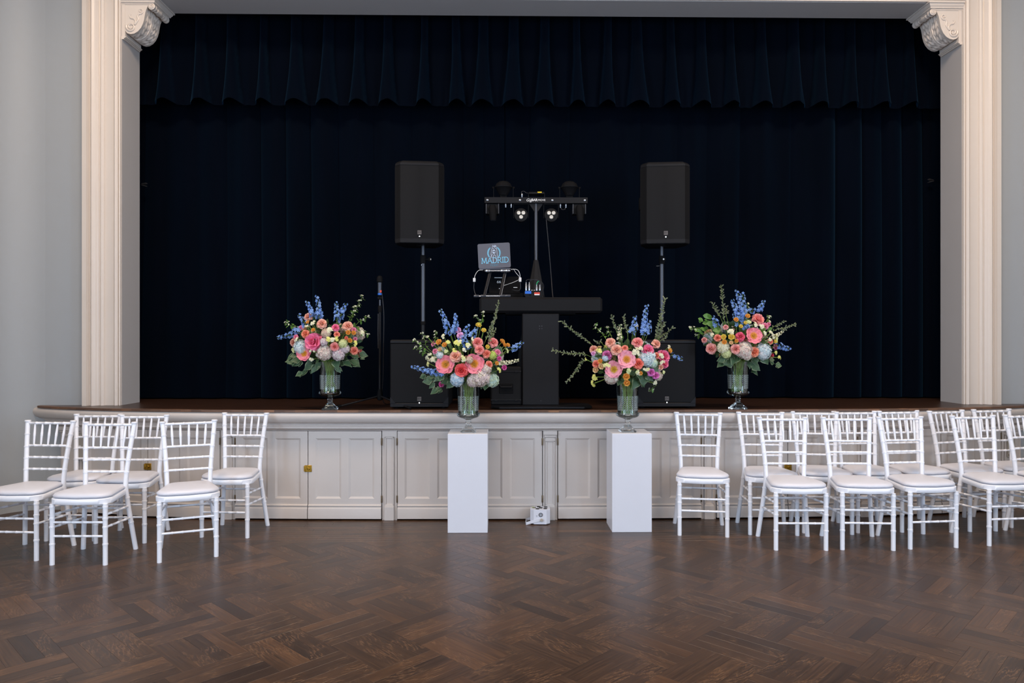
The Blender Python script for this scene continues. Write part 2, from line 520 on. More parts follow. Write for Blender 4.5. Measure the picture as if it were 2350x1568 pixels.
# jambs and soffit lining (smooth grey-white boards)
jm = plain('jamb_paint', lin('#b6b3b2'), 0.5, var=0.03, scale=2)
struct(MB().box(OX0-0.01, OX0+0.004, YW-0.004, YJ, ZS, OZ1).build('trim_4', jm, smooth=False), 'plain painted jamb lining of the stage opening')
struct(MB().box(OX1-0.004, OX1+0.01, YW-0.004, YJ, ZS, OZ1).build('trim_5', jm, smooth=False), 'plain painted jamb lining of the stage opening')
struct(MB().box(OX0, OX1, YW-0.004, YJ, OZ1-0.004, OZ1+0.01).build('trim_6', jm, smooth=False), 'plain painted soffit of the stage opening')

# ------------------------------------------------------------------ stage platform
def curve_x(x0, x1, n): return [x0+(x1-x0)*i/n for i in range(n+1)]
def nrm(x):
    e = 1e-3; t = Vector((2*e, yfront(x+e)-yfront(x-e), 0)).normalized()
    return Vector((t.y, -t.x, 0))                    # outward, towards the hall
XE0, XE1 = XL + 0.1, XR + 0.35
XS = curve_x(XE0, XE1, 110)
def off(x, o): p = Vector((x, yfront(x), 0)) + nrm(x)*o; return p
# floor boards of the stage
top = MB()
NB = 110
XS_LIP = XS
XS = curve_x(-3.985, XE1, 110)
edge = [off(x, 0.115) for x in XS]
va = [(p.x, p.y, ZS) for p in edge]; vb = [(p.x, 7.7, ZS) for p in edge]
top.add(va+vb, [(i, i+1, NB+2+i, NB+1+i) for i in range(NB)], [(v[0], v[1]*0.9) for v in va+vb])
struct(top.build('stage_floor', M['stagewood'], smooth=False), 'dark stained boards of the stage floor')
e2 = MB()
for i in range(NB):
    a, b = edge[i], edge[i+1]
    e2.add([(a.x, a.y, ZS-0.018), (b.x, b.y, ZS-0.018), (b.x, b.y, ZS+0.0005), (a.x, a.y, ZS+0.0005)], [(0, 1, 2, 3)], [(a.x, 0), (b.x, 0), (b.x, .02), (a.x, .02)])
    ia, ib = off(XS[i], 0.075), off(XS[i+1], 0.075)
    e2.add([(a.x, a.y, ZS+0.0005), (b.x, b.y, ZS+0.0005), (ib.x, ib.y, ZS+0.0005), (ia.x, ia.y, ZS+0.0005)], [(0, 1, 2, 3)], [(a.x, 0), (b.x, 0), (b.x, .04), (a.x, .04)])
    e2.add([(a.x, a.y, ZS-0.018), (b.x, b.y, ZS-0.018), (ib.x, ib.y, ZS-0.018), (ia.x, ia.y, ZS-0.018)], [(3, 2, 1, 0)])
struct(e2.build('stage_nosing', M['stageedge'], smooth=False), 'worn oak nosing along the stage edge')
LIP = [(-0.3, 0.9025), (0.092, 0.902), (0.104, 0.898), (0.113, 0.886), (0.116, 0.868), (0.112, 0.848), (0.1, 0.826), (0.083, 0.812), (0.066, 0.806), (0.066, 0.8), (0.056, 0.797),
       (0.056, 0.786), (0.048, 0.782), (0.048, 0.764), (0.036, 0.756), (0.022, 0.748), (0.012, 0.745), (0.012, 0.741), (-0.03, 0.741)]
loops = []
XS = XS_LIP
for x in XS:
    loops.append([(*off(x, o)[:2], z) for o, z in LIP])
lipmb = MB(); lipmb.loft([list(l) for l in loops], False, False, False)
lipmb.f = [tuple(reversed(f)) for f in lipmb.f]
struct(lipmb.build('trim_7', M['cab'], angle=35), 'cream rounded moulding running under the stage edge')
# dark carcass behind the doors
cm = MB()
cm.loft([[(*off(x, -0.05)[:2], z) for z in (0.0, 0.9)] for x in XS], False, False, False)
struct(cm.build('wall_stage_front', M['darkgap'], smooth=False))
# joint in the moulding at the middle of the stage
# pilasters
PIL = [-3.73, -2.27, -0.92, 0.41, 1.735, 3.07, 4.53]
def frame_at(x):
    n = nrm(x); return (x, yfront(x), 0), atan2(n.x, -n.y)
def pilaster(i, x, capital):
    loc, rz = frame_at(x)
    hw = 0.061 if abs(x-XC) < 4 else 0.13
    mb = MB()
    mb.box(-hw, hw, -0.004, 0.05, 0, 0.741)                         # backing board
    iw = 0.038 if hw < 0.1 else 0.1
    z0, z1 = 0.12, 0.69
    if capital: z1 = 0.66
    # raised strip with a sunk panel
    for a, b in ((-iw, -iw+0.011), (iw-0.011, iw)): mb.box(a, b, -0.02, 0, z0, z1, 0.002)
    mb.box(-iw, iw, -0.02, 0, z1-0.012, z1, 0.002); mb.box(-iw, iw, -0.02, 0, z0, z0+0.014, 0.002)
    mb.box(-iw, iw, -0.01, 0, z0, z1)
    mb.box(-iw-0.002, iw+0.002, -0.028, 0, 0, z0-0.004, 0.003)        # plinth block
    mb.box(-iw, iw, -0.024, 0, z0-0.006, z0+0.006, 0.002)
    if capital:
        mb.box(-iw-0.004, iw+0.004, -0.026, 0, 0.655, 0.672, 0.003)
        mb.box(-iw, iw, -0.02, 0, 0.672, 0.69)
        mb.box(-iw-0.012, iw+0.012, -0.034, 0, 0.688, 0.706, 0.004)
        mb.box(-iw-0.02, iw+0.02, -0.044, 0, 0.706, 0.741, 0.005)
    o = mb.build('trim_%d' % (8+i), M['cab'], None, loc, (0, 0, rz), angle=30)
    struct(o, 'cream panelled pilaster between the cupboard doors' + (' with a small capital' if capital else ''))
    return o
pil = [pilaster(i, x, i in (0, 3, 6, 5)) for i, x in enumerate(PIL)]
# access plates with screws on the end pilasters
for x in (-3.62, 4.50):
    loc, rz = frame_at(x)
    mb = MB().box(-0.05, 0.05, -0.026, -0.019, 0.46, 0.69, 0.002)
    pl = mb.build('access_plate', M['cream_plate'], None, loc, (0, 0, rz), angle=30)
    tag(pl, 'beige metal access plate at the %s of the stage front' % ('left end' if x < 0 else 'right end'), 'access plate')
    for sx in (-0.035, 0.035):
        for sz in (0.48, 0.67):
            MB().lathe([(0.006, 0), (0.006, -0.002), (0.003, -0.003)], 10, (sx, -0.026, sz), 'y').build('screw', M['hinge'], pl)
    MB().box(-0.02, 0.02, -0.028, -0.0255, 0.57, 0.585, 0.001).build('slot', M['whiteprint'], pl, smooth=False)
# doors
def door(n, xa, xb, hinge_left, lock):
    A = Vector((xa, yfront(xa), 0)); B = Vector((xb, yfront(xb), 0))
    d = B - A; w = d.length; rz = atan2(d.y, d.x)
    g = 0.003
    T = -0.012            # front face
    st = 0.062; pz0, pz1 = 0.178, 0.678; mid = 0.062
    pw = (w - 2*st - mid)/2
    mb = MB()
    mb.box(g, w-g, 0.0, 0.02, 0.012, 0.737)
    xs = [st, st+pw, st+pw+mid, w-st]
    def bx(x0, x1, z0, z1): mb.box(x0, x1, T, 0.0, z0, z1)
    bx(g, xs[0], 0.012, 0.737); bx(xs[1], xs[2], pz0, pz1); bx(xs[3], w-g, 0.012, 0.737)
    bx(xs[0], xs[3], pz1, 0.737); bx(xs[0], xs[3], 0.012, pz0)
    do = mb.build('door_%d' % n, M['cab'], None, A, (0, 0, rz), smooth=False)
    struct(do, 'cream panelled cupboard door in the stage front')
    for x0, x1 in ((xs[0], xs[1]), (xs[2], xs[3])):
        p = MB(); b = 0.016
        o_ = [(x0, T, pz0), (x1, T, pz0), (x1, T, pz1), (x0, T, pz1)]
        q_ = [(x0+b, 0.002, pz0+b), (x1-b, 0.002, pz0+b), (x1-b, 0.002, pz1-b), (x0+b, 0.002, pz1-b)]
        r_ = [(x0+b, -0.002, pz0+b), (x1-b, -0.002, pz0+b), (x1-b, -0.002, pz1-b), (x0+b, -0.002, pz1-b)]
        p.add(o_+r_, [(i, (i+1) % 4, 4+(i+1) % 4, 4+i) for i in range(4)] + [(4, 5, 6, 7)])
        p.build('panel', M['cab'], do, smooth=False)
    prof = [(T, 0.132), (T-0.006, 0.13), (T-0.012, 0.122), (T-0.006, 0.108), (T-0.012, 0.1), (T-0.014, 0.094), (T-0.014, 0.014), (T, 0.012)]
    loops = [[(x, y, z) for y, z in prof] for x in (g, w-g)]
    m2 = MB().loft(loops, False, False, False); m2.f = [tuple(reversed(f)) for f in m2.f]
    m2.add([(g, y, z) for y, z in prof], [tuple(range(len(prof)))]); m2.add([(w-g, y, z) for y, z in prof], [tuple(range(len(prof)-1, -1, -1))])
    m2.build('base_moulding', M['cab'], do, angle=25)
    hx = 0.0 if hinge_left else w
    for z in (0.62, 0.145):
        h = MB().lathe([(0.004, 0), (0.005, 0.002), (0.005, 0.058), (0.004, 0.06)], 8, (hx, T-0.002, z))
        h.box(hx-0.006, hx+0.006, T-0.001, T+0.002, z+0.002, z+0.058)
        h.build('hinge', M['hinge'], do)
    if lock:
        lx = w-0.002 if lock < 0 else 0.002
        L = MB().box(lx-0.03, lx+0.03, T-0.006, T, 0.40, 0.455, 0.002)
        lo = L.build('lock', M['brass'], do); lo['label'] = 'square brass cupboard lock'
        MB().lathe([(0.013, 0), (0.012, -0.006), (0.008, -0.008), (0.0075, -0.004), (0.001, -0.004)], 16, (lx+0.004, T-0.006, 0.428), 'y').build('keyhole', M['brass'], lo)
        MB().box(lx-0.034, lx-0.02, T-0.01, T-0.005, 0.405, 0.45, 0.002).build('hasp', M['brass'], lo)
n = 1
for i in range(6):
    a = PIL[i] + (0.064 if i else 0.135); b = PIL[i+1] - (0.064 if i < 5 else 0.135)
    m = (a+b)/2
    locked = i in (0, 1, 4)
    door(n, a, m, True, 0); n += 1
    door(n, m, b, False, 1 if locked else 0); n += 1

# ------------------------------------------------------------------ curtains
def fold_noise(seed):
    r = random.Random(seed); c = [(r.uniform(0.5, 1), r.uniform(4, 9), r.uniform(0, 6.28)) for _ in range(3)] + [(r.uniform(0.4, 0.8), r.uniform(14, 22), r.uniform(0, 6.28)) for _ in range(4)] + [(r.uniform(0.1, 0.25), r.uniform(35, 50), r.uniform(0, 6.28)) for _ in range(3)]
    t = sum(a for a, _, _ in c)
    return lambda x: sum(a*sin(f*x+p) for a, f, p in c)/t
fn = fold_noise(3); fn2 = fold_noise(9)
cx0, cx1, nx, nz = -3.62, 4.42, 900, 10
vs = []; fs = []
for j in range(nz+1):
    z = ZS + 0.012 + (4.9-ZS)*j/nz
    k = j/nz
    for i in range(nx+1):
        x = cx0 + (cx1-cx0)*i/nx
        ph = 9.5*x + 2.1*sin(1.3*x+1) + 1.3*sin(3.1*x+0.4) + 0.25*sin(2.5*k+x)
        d = -0.10*abs(sin(ph))**0.5*(0.75+0.25*sin(2.3*x))*(1-0.3*k) + 0.05*fn(x) + 0.02*k*fn2(x)
        vs.append((x, 7.16 + 0.6*d if False else 7.16 + d, z))
for j in range(nz):
    for i in range(nx):
        a = j*(nx+1)+i
        fs.append((a, a+1, a+nx+2, a+nx+1))
o = MB().add(vs, fs).build('stage_curtain', M['velvet'], angle=180)
tag(o, 'full-height navy velvet curtain hanging in folds across the back of stage', 'curtain')
# valance with flared pleats and a scalloped hem
pu = [383, 462, 533, 607, 680, 755, 825, 890, 975, 1045, 1110, 1180, 1252, 1323, 1397, 1462, 1540, 1612, 1678, 1750, 1828, 1890, 1962, 2030, 2096]
rv = random.Random(5)
PLEAT = [((u - 1148.8)/240.3, rv.uniform(0.8, 1.25), rv.uniform(-0.02, 0.02)) for u in pu]
vs = []; fs = []; nx, nz = 1100, 16
for j in range(nz+1):
    k = j/nz                                     # 0 hem, 1 top
    for i in range(nx+1):
        x = cx0 + (cx1-cx0)*i/nx
        g = 0.0; hemup = 0.0
        for px, s, sk in PLEAT:
            c = px + sk*(1-k)
            w = (0.04 + 0.05*(1-k)**3)*s
            t = abs(x-c)/w
            if t < 1:
                bb = sqrt(1-t*t)
                g = max(g, bb)
            t2 = abs(x-c)/0.11
            if t2 < 1: hemup = max(hemup, (0.5+0.5*cos(pi*t2)))
        z = 3.735 + 0.035*hemup*(1-k)**2*1.0 + (4.75-3.735)*k
        crease = 0.006*sin(x*57+3*sin(x*11))*(1-k)**4
        vs.append((x, 6.98 - (0.13 - 0.05*k)*g + crease - 0.02*(1-k)*(1-hemup), z))
for j in range(nz):
    for i in range(nx):
        a = j*(nx+1)+i
        fs.append((a, a+1, a+nx+2, a+nx+1))
o = MB().add(vs, fs).build('curtain_valance', M['velvet'], angle=180)
tag(o, 'pleated navy velvet valance with scalloped hem at top of stage', 'curtain')
# binder clips at the curtain's outer edges
for x, z, nm in ((-3.43, 2.985, 'near the fluted column at the left'), (4.21, 3.05, 'near the fluted column at the right')):
    t = thing('binder_clip', 'small white binder clip on curtain edge at the ' + ('left' if x < 0 else 'right'), 'clip', (x, 7.02, z))
    MB().prism([(-0.018, -0.006), (0.018, -0.008), (0.018, 0.008), (-0.018, 0.006)], -0.012, 0.012).build('clip_body', M['blackmetal'], t)
    s = -1 if x < 0 else 1
    for zz in (-0.007, 0.007):
        MB().tube([(s*0.01, -0.012, zz), (s*-0.02, -0.014, zz*1.8), (s*-0.034, -0.013, zz*2.2), (s*-0.034, 0.013, zz*2.2), (s*-0.02, 0.014, zz*1.8), (s*0.01, 0.012, zz)], 0.0022, 6).build('wire_arm', M['chrome'], t)

# ------------------------------------------------------------------ carved corbels
def corbel(sg, label):
    x0 = OX0 if sg > 0 else OX1
    t = thing('corbel', label, 'corbel', (x0, YW-0.006, OZ1-0.004))
    def pr(poly): return [(sg*x, z) for x, z in poly] if sg > 0 else [(sg*x, z) for x, z in reversed(poly)]
    u = 0.000741
    P = lambda cx, cy: ((cx-586)*u, -(cy+16)*u)
    D = 0.29
    S = [P(900, 70), P(884, 105), P(868, 145), P(858, 195), P(850, 245), P(836, 295), P(812, 345), P(778, 386), P(735, 412), P(692, 420), P(660, 412), P(640, 398), P(626, 378)]
    MB().prism(pr([(0, -0.002), (0, -0.345), P(628, 450), P(628, -10)]), 0.003, D-0.003).build('back_plate', M['trim'], t, smooth=False)
    SB = [(x-0.016, z+0.006) for x, z in S[:-1]] + [P(626, 372)]
    body = [P(622, 40)] + [P(622, 372)] + list(reversed(SB)) + [P(905, 45)]
    MB().prism(pr(body), 0.02, D-0.02).build('scroll_body', M['trim'], t, angle=50)
    side = [P(622, 40)] + [P(622, 380)] + list(reversed(S)) + [P(940, 45)]
    for ya, yb in ((0.006, 0.03), (D-0.03, D-0.006)):
        MB().prism(pr(side), ya, yb).build('side_panel', M['trim'], t, angle=50)
    # cap moulding
    capz = [(0.322, 0.0), (0.322, -0.012), (0.312, -0.014), (0.306, -0.03), (0.296, -0.042), (0.296, -0.05), (0.282, -0.056), (0.282, -0.064)]
    mb = MB(); last = 0
    for (r, za), (r2, zb) in zip(capz, capz[1:]):
        if za == zb: continue
        e = r - 0.282
        e2_ = r2 - 0.282
        l0 = [(0, -e, za), (sg*r, -e, za), (sg*r, D+e, za), (0, D+e, za)]
        l1 = [(0, -e2_, zb), (sg*r2, -e2_, zb), (sg*r2, D+e2_, zb), (0, D+e2_, zb)]
        mb.loft([l0, l1], True, True, True)
    mb.build('cap_moulding', M['trim'], t, smooth=False)
    # rolled volute across the top
    prof = [(0.02, 0), (0.03, 0.004), (0.031, 0.02), (0.024, 0.03), (0.032, 0.04), (0.024, 0.06), (0.016, 0.08), (0.024, 0.09), (0.019, 0.1), (0.024, 0.11), (0.02, 0.125), (0.03, 0.145), (0.02, 0.165), (0.024, 0.18), (0.019, 0.19), (0.024, 0.2), (0.016, 0.21), (0.024, 0.23), (0.032, 0.25), (0.024, 0.26), (0.031, 0.27), (0.03, 0.286), (0.02, 0.29)]
    vx, vz = P(938, 88)
    MB().lathe(prof, 18, (sg*vx, 0, vz), 'y').build('volute', M['trim'], t, angle=60)
    sp = [(sg*(vx + (0.004+0.021*k/20)*cos(k*0.75)), -0.001, vz + (0.004+0.021*k/20)*sin(k*0.75)) for k in range(21)]
    MB().tube(sp, 0.004, 6).build('volute_scroll', M['trim'], t)
    # acanthus leaf on the curved face: a ribbed, lobed relief
    vs = []; fs = []; na, nb = 60, 40
    path = [Vector((x, 0, z)) for x, z in S]
    ln = [0]
    for a, b in zip(path, path[1:]): ln.append(ln[-1]+(b-a).length)
    def at(s):
        s *= ln[-1]
        for i in range(len(path)-1):
            if s <= ln[i+1] or i == len(path)-2:
                f = (s-ln[i])/max(1e-9, ln[i+1]-ln[i]); p = path[i].lerp(path[i+1], f); d = (path[i+1]-path[i]).normalized()
                return p, Vector((-d.z, 0, d.x))
    for i in range(na+1):
        s = i/na; p, nn = at(s)
        if nn.x < 0 and s < 0.5: nn = -nn
        for j in range(nb+1):
            y = 0.028 + (D-0.056)*j/nb; c = abs(j/nb-0.5)*2
            h = -0.017
            if c < 0.9:
                h += 0.002 + 0.008*abs(sin(c*8)) + 0.010*abs(sin(s*20 + c*9))*(c > 0.2) + (0.012 if c < 0.14 else 0)
            q = p + nn*h
            vs.append((sg*q.x, y, q.z))
    for i in range(na):
        for j in range(nb):
            a = i*(nb+1)+j; q = (a, a+1, a+nb+2, a+nb+1)
            fs.append(q if sg < 0 else tuple(reversed(q)))
    MB().add(vs, fs).build('acanthus_leaf', M['trim'], t, angle=60)
    # scrollwork on the side faces
    for yy in (0.003, D-0.003):
        cx, cz = P(695, 335)
        sp = [(sg*(cx + (0.006+0.034*k/26)*cos(-k*0.42+1.2)), yy, cz + (0.006+0.034*k/26)*sin(-k*0.42+1.2)) for k in range(27)]
        m2 = MB().tube(sp, [0.006+0.004*k/26 for k in range(27)], 6)
        tail = smooth_path([(x, 0, z) for x, z in (P(740, 310), P(752, 275), P(730, 240), P(695, 232), P(682, 205), P(695, 188))], 5)
        m2.tube([(sg*p.x, yy, p.z) for p in tail], [0.009-0.005*k/(len(tail)-1) for k in range(len(tail))], 6)
        tail = smooth_path([(x, 0, z) for x, z in (P(750, 300), P(782, 250), P(775, 215), P(790, 185), P(818, 180), P(838, 155), P(825, 128), P(800, 130), P(795, 150), P(810, 158))], 5)
        m2.tube([(sg*p.x, yy, p.z) for p in tail], [0.008-0.004*k/(len(tail)-1) for k in range(len(tail))], 6)
        m2.build('scrollwork', M['trim'], t)
    mb = MB()
    for a, z0, z1 in ((0.04, -0.345, -0.352), (0.032, -0.352, -0.36), (0.022, -0.36, -0.37)):
        mb.box(min(0, sg*a), max(0, sg*a), 0, D, z1, z0)
    mb.build('base_moulding', M['trim'], t, smooth=False)
corbel(1, 'carved cream scroll corbel at upper left of stage opening')
corbel(-1, 'carved cream scroll corbel at upper right of stage opening')
# ------------------------------------------------------------------ chairs
def limb(path, r, ring_at, n=10, taper=1.0):
    """bamboo-turned member: a tube along a path with pairs of raised rings"""
    path = [Vector(p) for p in path]
    L = [0]
    for a, b in zip(path, path[1:]): L.append(L[-1]+(b-a).length)
    T = L[-1]
    def at(s):
        for i in range(len(path)-1):
            if s <= L[i+1] + 1e-9 or i == len(path)-2:
                return path[i].lerp(path[i+1], max(0, min(1, (s-L[i])/max(1e-9, L[i+1]-L[i]))))
    st = set([0, T] + [L[i] for i in range(len(L))])
    rad = {}
    w = 0.006
    for q in ring_at:
        s = q*T
        for d, k in ((-w, 1.0), (-w*0.8, 1.16), (-w*0.25, 1.16), (0, 1.02), (w*0.25, 1.16), (w*0.8, 1.16), (w, 1.0)):
            rad[s+d] = k
    ss = sorted([s for s in st if all(abs(s-q*T) > w*1.2 for q in ring_at)] + list(rad))
    pts = [at(s) for s in ss]
    rs = [r*rad.get(s, 1.0)*(1+(taper-1)*s/T) for s in ss]
    return MB().tube(pts, rs, n)

def seat_outline(k=0.0, n=10):
    """plan of the seat, inset by k: slightly bowed front, tapering sides, rounded corners"""
    pts = []
    fw, bw_, yf, yb = 0.202-k, 0.152-k, -0.196+k, 0.168-k
    rf, rb = 0.088, 0.04
    def corner(cx, cy, r, a0, a1):
        for i in range(n+1):
            a = radians(a0+(a1-a0)*i/n); pts.append((cx+r*cos(a), cy+r*sin(a)))
    corner(-fw+rf, yf+rf, rf, 188, 270)
    pts.append((0, yf-0.014))
    corner(fw-rf, yf+rf, rf, 270, 352)
    corner(bw_-rb, yb-rb, rb, 8, 90)
    corner(-bw_+rb, yb-rb, rb, 90, 172)
    return pts

def make_chair():
    root = thing('chiavari_chair', 'x', 'chair', (0, 0, 0))
    ch = M['chair']
    # seat frame: a hoop with a lipped top edge
    mb = MB()
    l = [[(x, y, z) for x, y in seat_outline(k)] for k, z in ((0.03, 0.402), (0.004, 0.402), (0.0, 0.406), (0.0, 0.436), (0.004, 0.44), (0.03, 0.44))]
    mb.loft(l, True, True, True)
    mb.build('seat_frame', ch, root, angle=50)
    mb = MB()
    l = [[(x*s, y*s, z) for x, y in seat_outline(k)] for k, z, s in ((0.03, 0.438, 1), (0.022, 0.4445, 1), (0.01, 0.4455, 1), (0.005, 0.451, 1), (0.005, 0.457, 1), (0.011, 0.467, 1), (0.026, 0.475, 1), (0.05, 0.48, 1), (0.05, 0.486, 0.7), (0.05, 0.489, 0.35))]
    mb.loft(l, True, True, True)
    c = mb.build('cushion', M['vinyl'], root, angle=60); c['label'] = 'white vinyl seat cushion'
    fm = limb([(0, 0, 0), (0, 0, 0.405)], 0.0158, [0.34, 0.62, 0.76, 0.95]).mesh('leg')
    for s in (-1, 1): place('leg', fm, ch, root, (s*0.176, -0.168, 0))
    for s in (-1, 1):
        p = smooth_path([(s*0.187, 0.2, 0), (s*0.166, 0.175, 0.2), (s*0.148, 0.155, 0.38), (s*0.142, 0.15, 0.47), (s*0.148, 0.162, 0.6), (s*0.16, 0.185, 0.75), (s*0.173, 0.211, 0.895)], 6)
        mb = limb(p, 0.0165, [0.22, 0.42, 0.62, 0.71, 0.8, 0.9])
        top = Vector(p[-1])
        mb.lathe([(0.0158, -0.012), (0.0165, -0.004), (0.021, -0.001), (0.022, 0.004), (0.021, 0.010), (0.017, 0.012)], 12, tuple(top))
        mb.build('back_post', ch, root, angle=50)
    def bp(z):                                      # centre line of the back at height z
        tab = [(0.47, 0.142, 0.15), (0.6, 0.148, 0.162), (0.75, 0.16, 0.185), (0.9, 0.173, 0.211)]
        for (z0, x0, y0), (z1, x1, y1) in zip(tab, tab[1:]):
            if z <= z1: t = (z-z0)/(z1-z0); return x0+(x1-x0)*t, y0+(y1-y0)*t
        return tab[-1][1:]
    for z in (0.885, 0.726, 0.643, 0.56):
        hx, y = bp(z)
        limb([(-hx, y, z), (hx, y, z)], 0.0095 if z > 0.8 else 0.0083, [0.2, 0.4, 0.6, 0.8], 8).build('top_rail' if z > 0.8 else 'back_rail', ch, root, angle=50)
    for i in range(5):
        u = (i-2)/3.0
        (hb, yb), (ht, yt) = bp(0.728), bp(0.883)
        a = Vector((u*hb, yb, 0.728)); b = Vector((u*ht, yt, 0.883))
        pts = [a.lerp(b, t) for t in (0, 0.15, 0.42, 0.45, 0.5, 0.55, 0.58, 0.85, 1)]
        MB().tube(pts, [0.0058, 0.0075, 0.0090, 0.0100, 0.0092, 0.0100, 0.0090, 0.0075, 0.0058], 7).build('spindle', ch, root, angle=60)
    for z in (0.282, 0.19):
        limb([(-0.176, -0.168, z), (0.176, -0.168, z)], 0.008, [0.22, 0.4, 0.6, 0.78], 8).build('stretcher', ch, root, angle=50)
    for s in (-1, 1):
        for zf, zb in ((0.332, 0.315), (0.249, 0.231)):
            t = zb/0.38; xb = 0.187 + (0.148-0.187)*t; yb = 0.2 + (0.155-0.2)*t
            limb([(s*0.176, -0.168, zf), (s*xb, yb, zb)], 0.008, [0.22, 0.5, 0.78], 8).build('stretcher', ch, root, angle=50)
    limb([(-0.156, 0.163, 0.30), (0.156, 0.163, 0.30)], 0.008, [0.3, 0.7], 8).build('stretcher', ch, root, angle=50)
    return root

def copy_tree(o, parent=None):
    c = o.copy(); COL.objects.link(c); c.parent = parent
    for k in list(o.children): copy_tree(k, c)
    return c

LEFT, RIGHT = 'white chairs beside the left end of the stage', 'white chairs in two rows at the right of the stage'
CH = [
 (-3.296, 5.130, -4.5, 'white chiavari chair nearest the grey side wall, cut by the left picture edge', LEFT),
 (-2.791, 5.017, -0.9, 'white chiavari chair standing frontmost in the left group, second from the side wall', LEFT),
 (-3.192, 5.601, 0.0, 'white chiavari chair behind two others, against the leftmost pilaster of the stage', LEFT),
 (-2.793, 5.534, 1.0, 'white chiavari chair in the left back row, before the leftmost brass lock', LEFT),
 (-2.184, 5.113, 22.5, 'white chiavari chair in the left front row, turned askew towards the middle', LEFT),
 (-2.072, 5.676, -3.9, 'white chiavari chair of the left group closest to the stage flowers, standing clear', LEFT),
 (1.568, 5.655, -9.6, 'white chiavari chair standing alone beside the right white plinth', RIGHT),
 (2.101, 5.680, -5.0, 'white chiavari chair in the right back row, just behind the first front-row chair', RIGHT),
 (2.135, 5.279, -2.0, 'white chiavari chair first in the right front row counting from the plinths', RIGHT),
 (2.544, 5.711, -8.6, 'white chiavari chair in the right back row between first and second front-row chairs', RIGHT),
 (2.617, 5.275, -4.1, 'white chiavari chair second in the right front row counting from the plinths', RIGHT),
 (2.93, 5.740, 2.4, 'white chiavari chair directly behind the second chair of the right front row', RIGHT),
 (3.080, 5.311, 5.2, 'white chiavari chair third in the right front row counting from the plinths', RIGHT),
 (3.336, 5.778, 8.3, 'white chiavari chair directly behind the third chair of the right front row', RIGHT),
 (3.775, 5.800, 15.8, 'white chiavari chair angled behind the gap after the third right front-row chair', RIGHT),
 (3.697, 5.386, 5.8, 'white chiavari chair fourth in the right front row counting from the plinths', RIGHT),
 (4.208, 5.9, 9.1, 'white chiavari chair in the right back row farthest from the plinths', RIGHT),
 (4.185, 5.48, 14.6, 'white chiavari chair cut off by the right picture edge in the front row', RIGHT),
]
proto = make_chair()
for i, (x, y, a, lab, grp) in enumerate(CH):
    o = proto if i == 0 else copy_tree(proto)
    o.location = (x, y, 0); o.rotation_euler = (0, 0, radians(a))
    o['label'] = lab; o['group'] = grp

# ------------------------------------------------------------------ plinths and floor uplight
for x, lab in ((-0.2545, 'tall white square plinth under the flowers left of the booth column'), (1.0185, 'tall white square plinth under the flowers beside the lone chair')):
    o = MB().box(-0.1545, 0.1545, -0.148, 0.148, 0, 0.766, 0.0025).build('plinth', M['plinth'], None, (x, 5.757, 0), smooth=False)
    tag(o, lab, 'plinth', 'white plinths')

t = thing('uplight', 'small white battery uplight on the floor between the two plinths', 'stage light', (0.322, 5.905, 0), radians(-3))
c = 0.028
def octo(hx, hy, c): return [(-hx+c, -hy), (hx-c, -hy), (hx, -hy+c), (hx, hy-c), (hx-c, hy), (-hx+c, hy), (-hx, hy-c), (-hx, -hy+c)]
mb = MB()
l = [[(x, y, z) for x, y in octo(hx, 0.062, c)] for hx, z in ((0.076, 0.006), (0.08, 0.012), (0.08, 0.118), (0.078, 0.124))]
mb.loft(l)
body = mb.build('housing', M['uplight'], t, smooth=False)
for px, py in ((-0.05, 0.012), (-0.012, 0.042), (0.005, 0.0), (0.045, 0.03), (-0.022, -0.035), (0.042, -0.024)):
    MB().lathe([(0.016, 0.1235), (0.016, 0.126), (0.0135, 0.126), (0.0135, 0.1245), (0.001, 0.1245)], 16, (px, py, 0)).build('led_ring', M['blackplastic'], t, angle=30)
fan = MB()
for r0, r1 in ((0.014, 0.017), (0.009, 0.0115), (0.0025, 0.0045)):
    fan.lathe([(r0, 0), (r1, 0), (r1, -0.0015), (r0, -0.0015), (r0, 0)], 20, (0.005, -0.0622, 0.082), 'y', False, False)
fan.build('fan_vent', M['blackplastic'], t)
for px, pz in ((-0.03, 0.075), (-0.024, 0.075), (-0.027, 0.068)):
    MB().lathe([(0.002, 0), (0.002, -0.001)], 8, (px, -0.062, pz), 'y').build('button', M['blackplastic'], t)
br = MB()
for yy in (-0.067, 0.063):
    br.add([(0.01, yy, 0.036), (-0.115, yy, 0.0), (-0.118, yy, 0.022), (0.0, yy, 0.056), (0.01, yy+0.004, 0.036), (-0.115, yy+0.004, 0.0), (-0.118, yy+0.004, 0.022), (0.0, yy+0.004, 0.056)],
           [(0, 3, 2, 1), (4, 5, 6, 7), (0, 1, 5, 4), (1, 2, 6, 5), (2, 3, 7, 6), (3, 0, 4, 7)])
br.add([(-0.115, -0.067, 0.0), (-0.118, -0.067, 0.022), (-0.118, 0.067, 0.022), (-0.115, 0.067, 0.0), (-0.111, -0.067, 0.001), (-0.114, -0.067, 0.022), (-0.114, 0.067, 0.022), (-0.111, 0.067, 0.001)],
       [(0, 1, 2, 3), (7, 6, 5, 4), (0, 4, 5, 1), (2, 6, 7, 3), (1, 5, 6, 2), (0, 3, 7, 4)])
br.build('bracket', M['uplight'], t, smooth=False)
MB().lathe([(0.012, 0), (0.012, -0.01), (0.01, -0.013)], 14, (0.012, -0.067, 0.042), 'y').build('knob', M['cream_plate'], t, angle=40)
pet = MB()
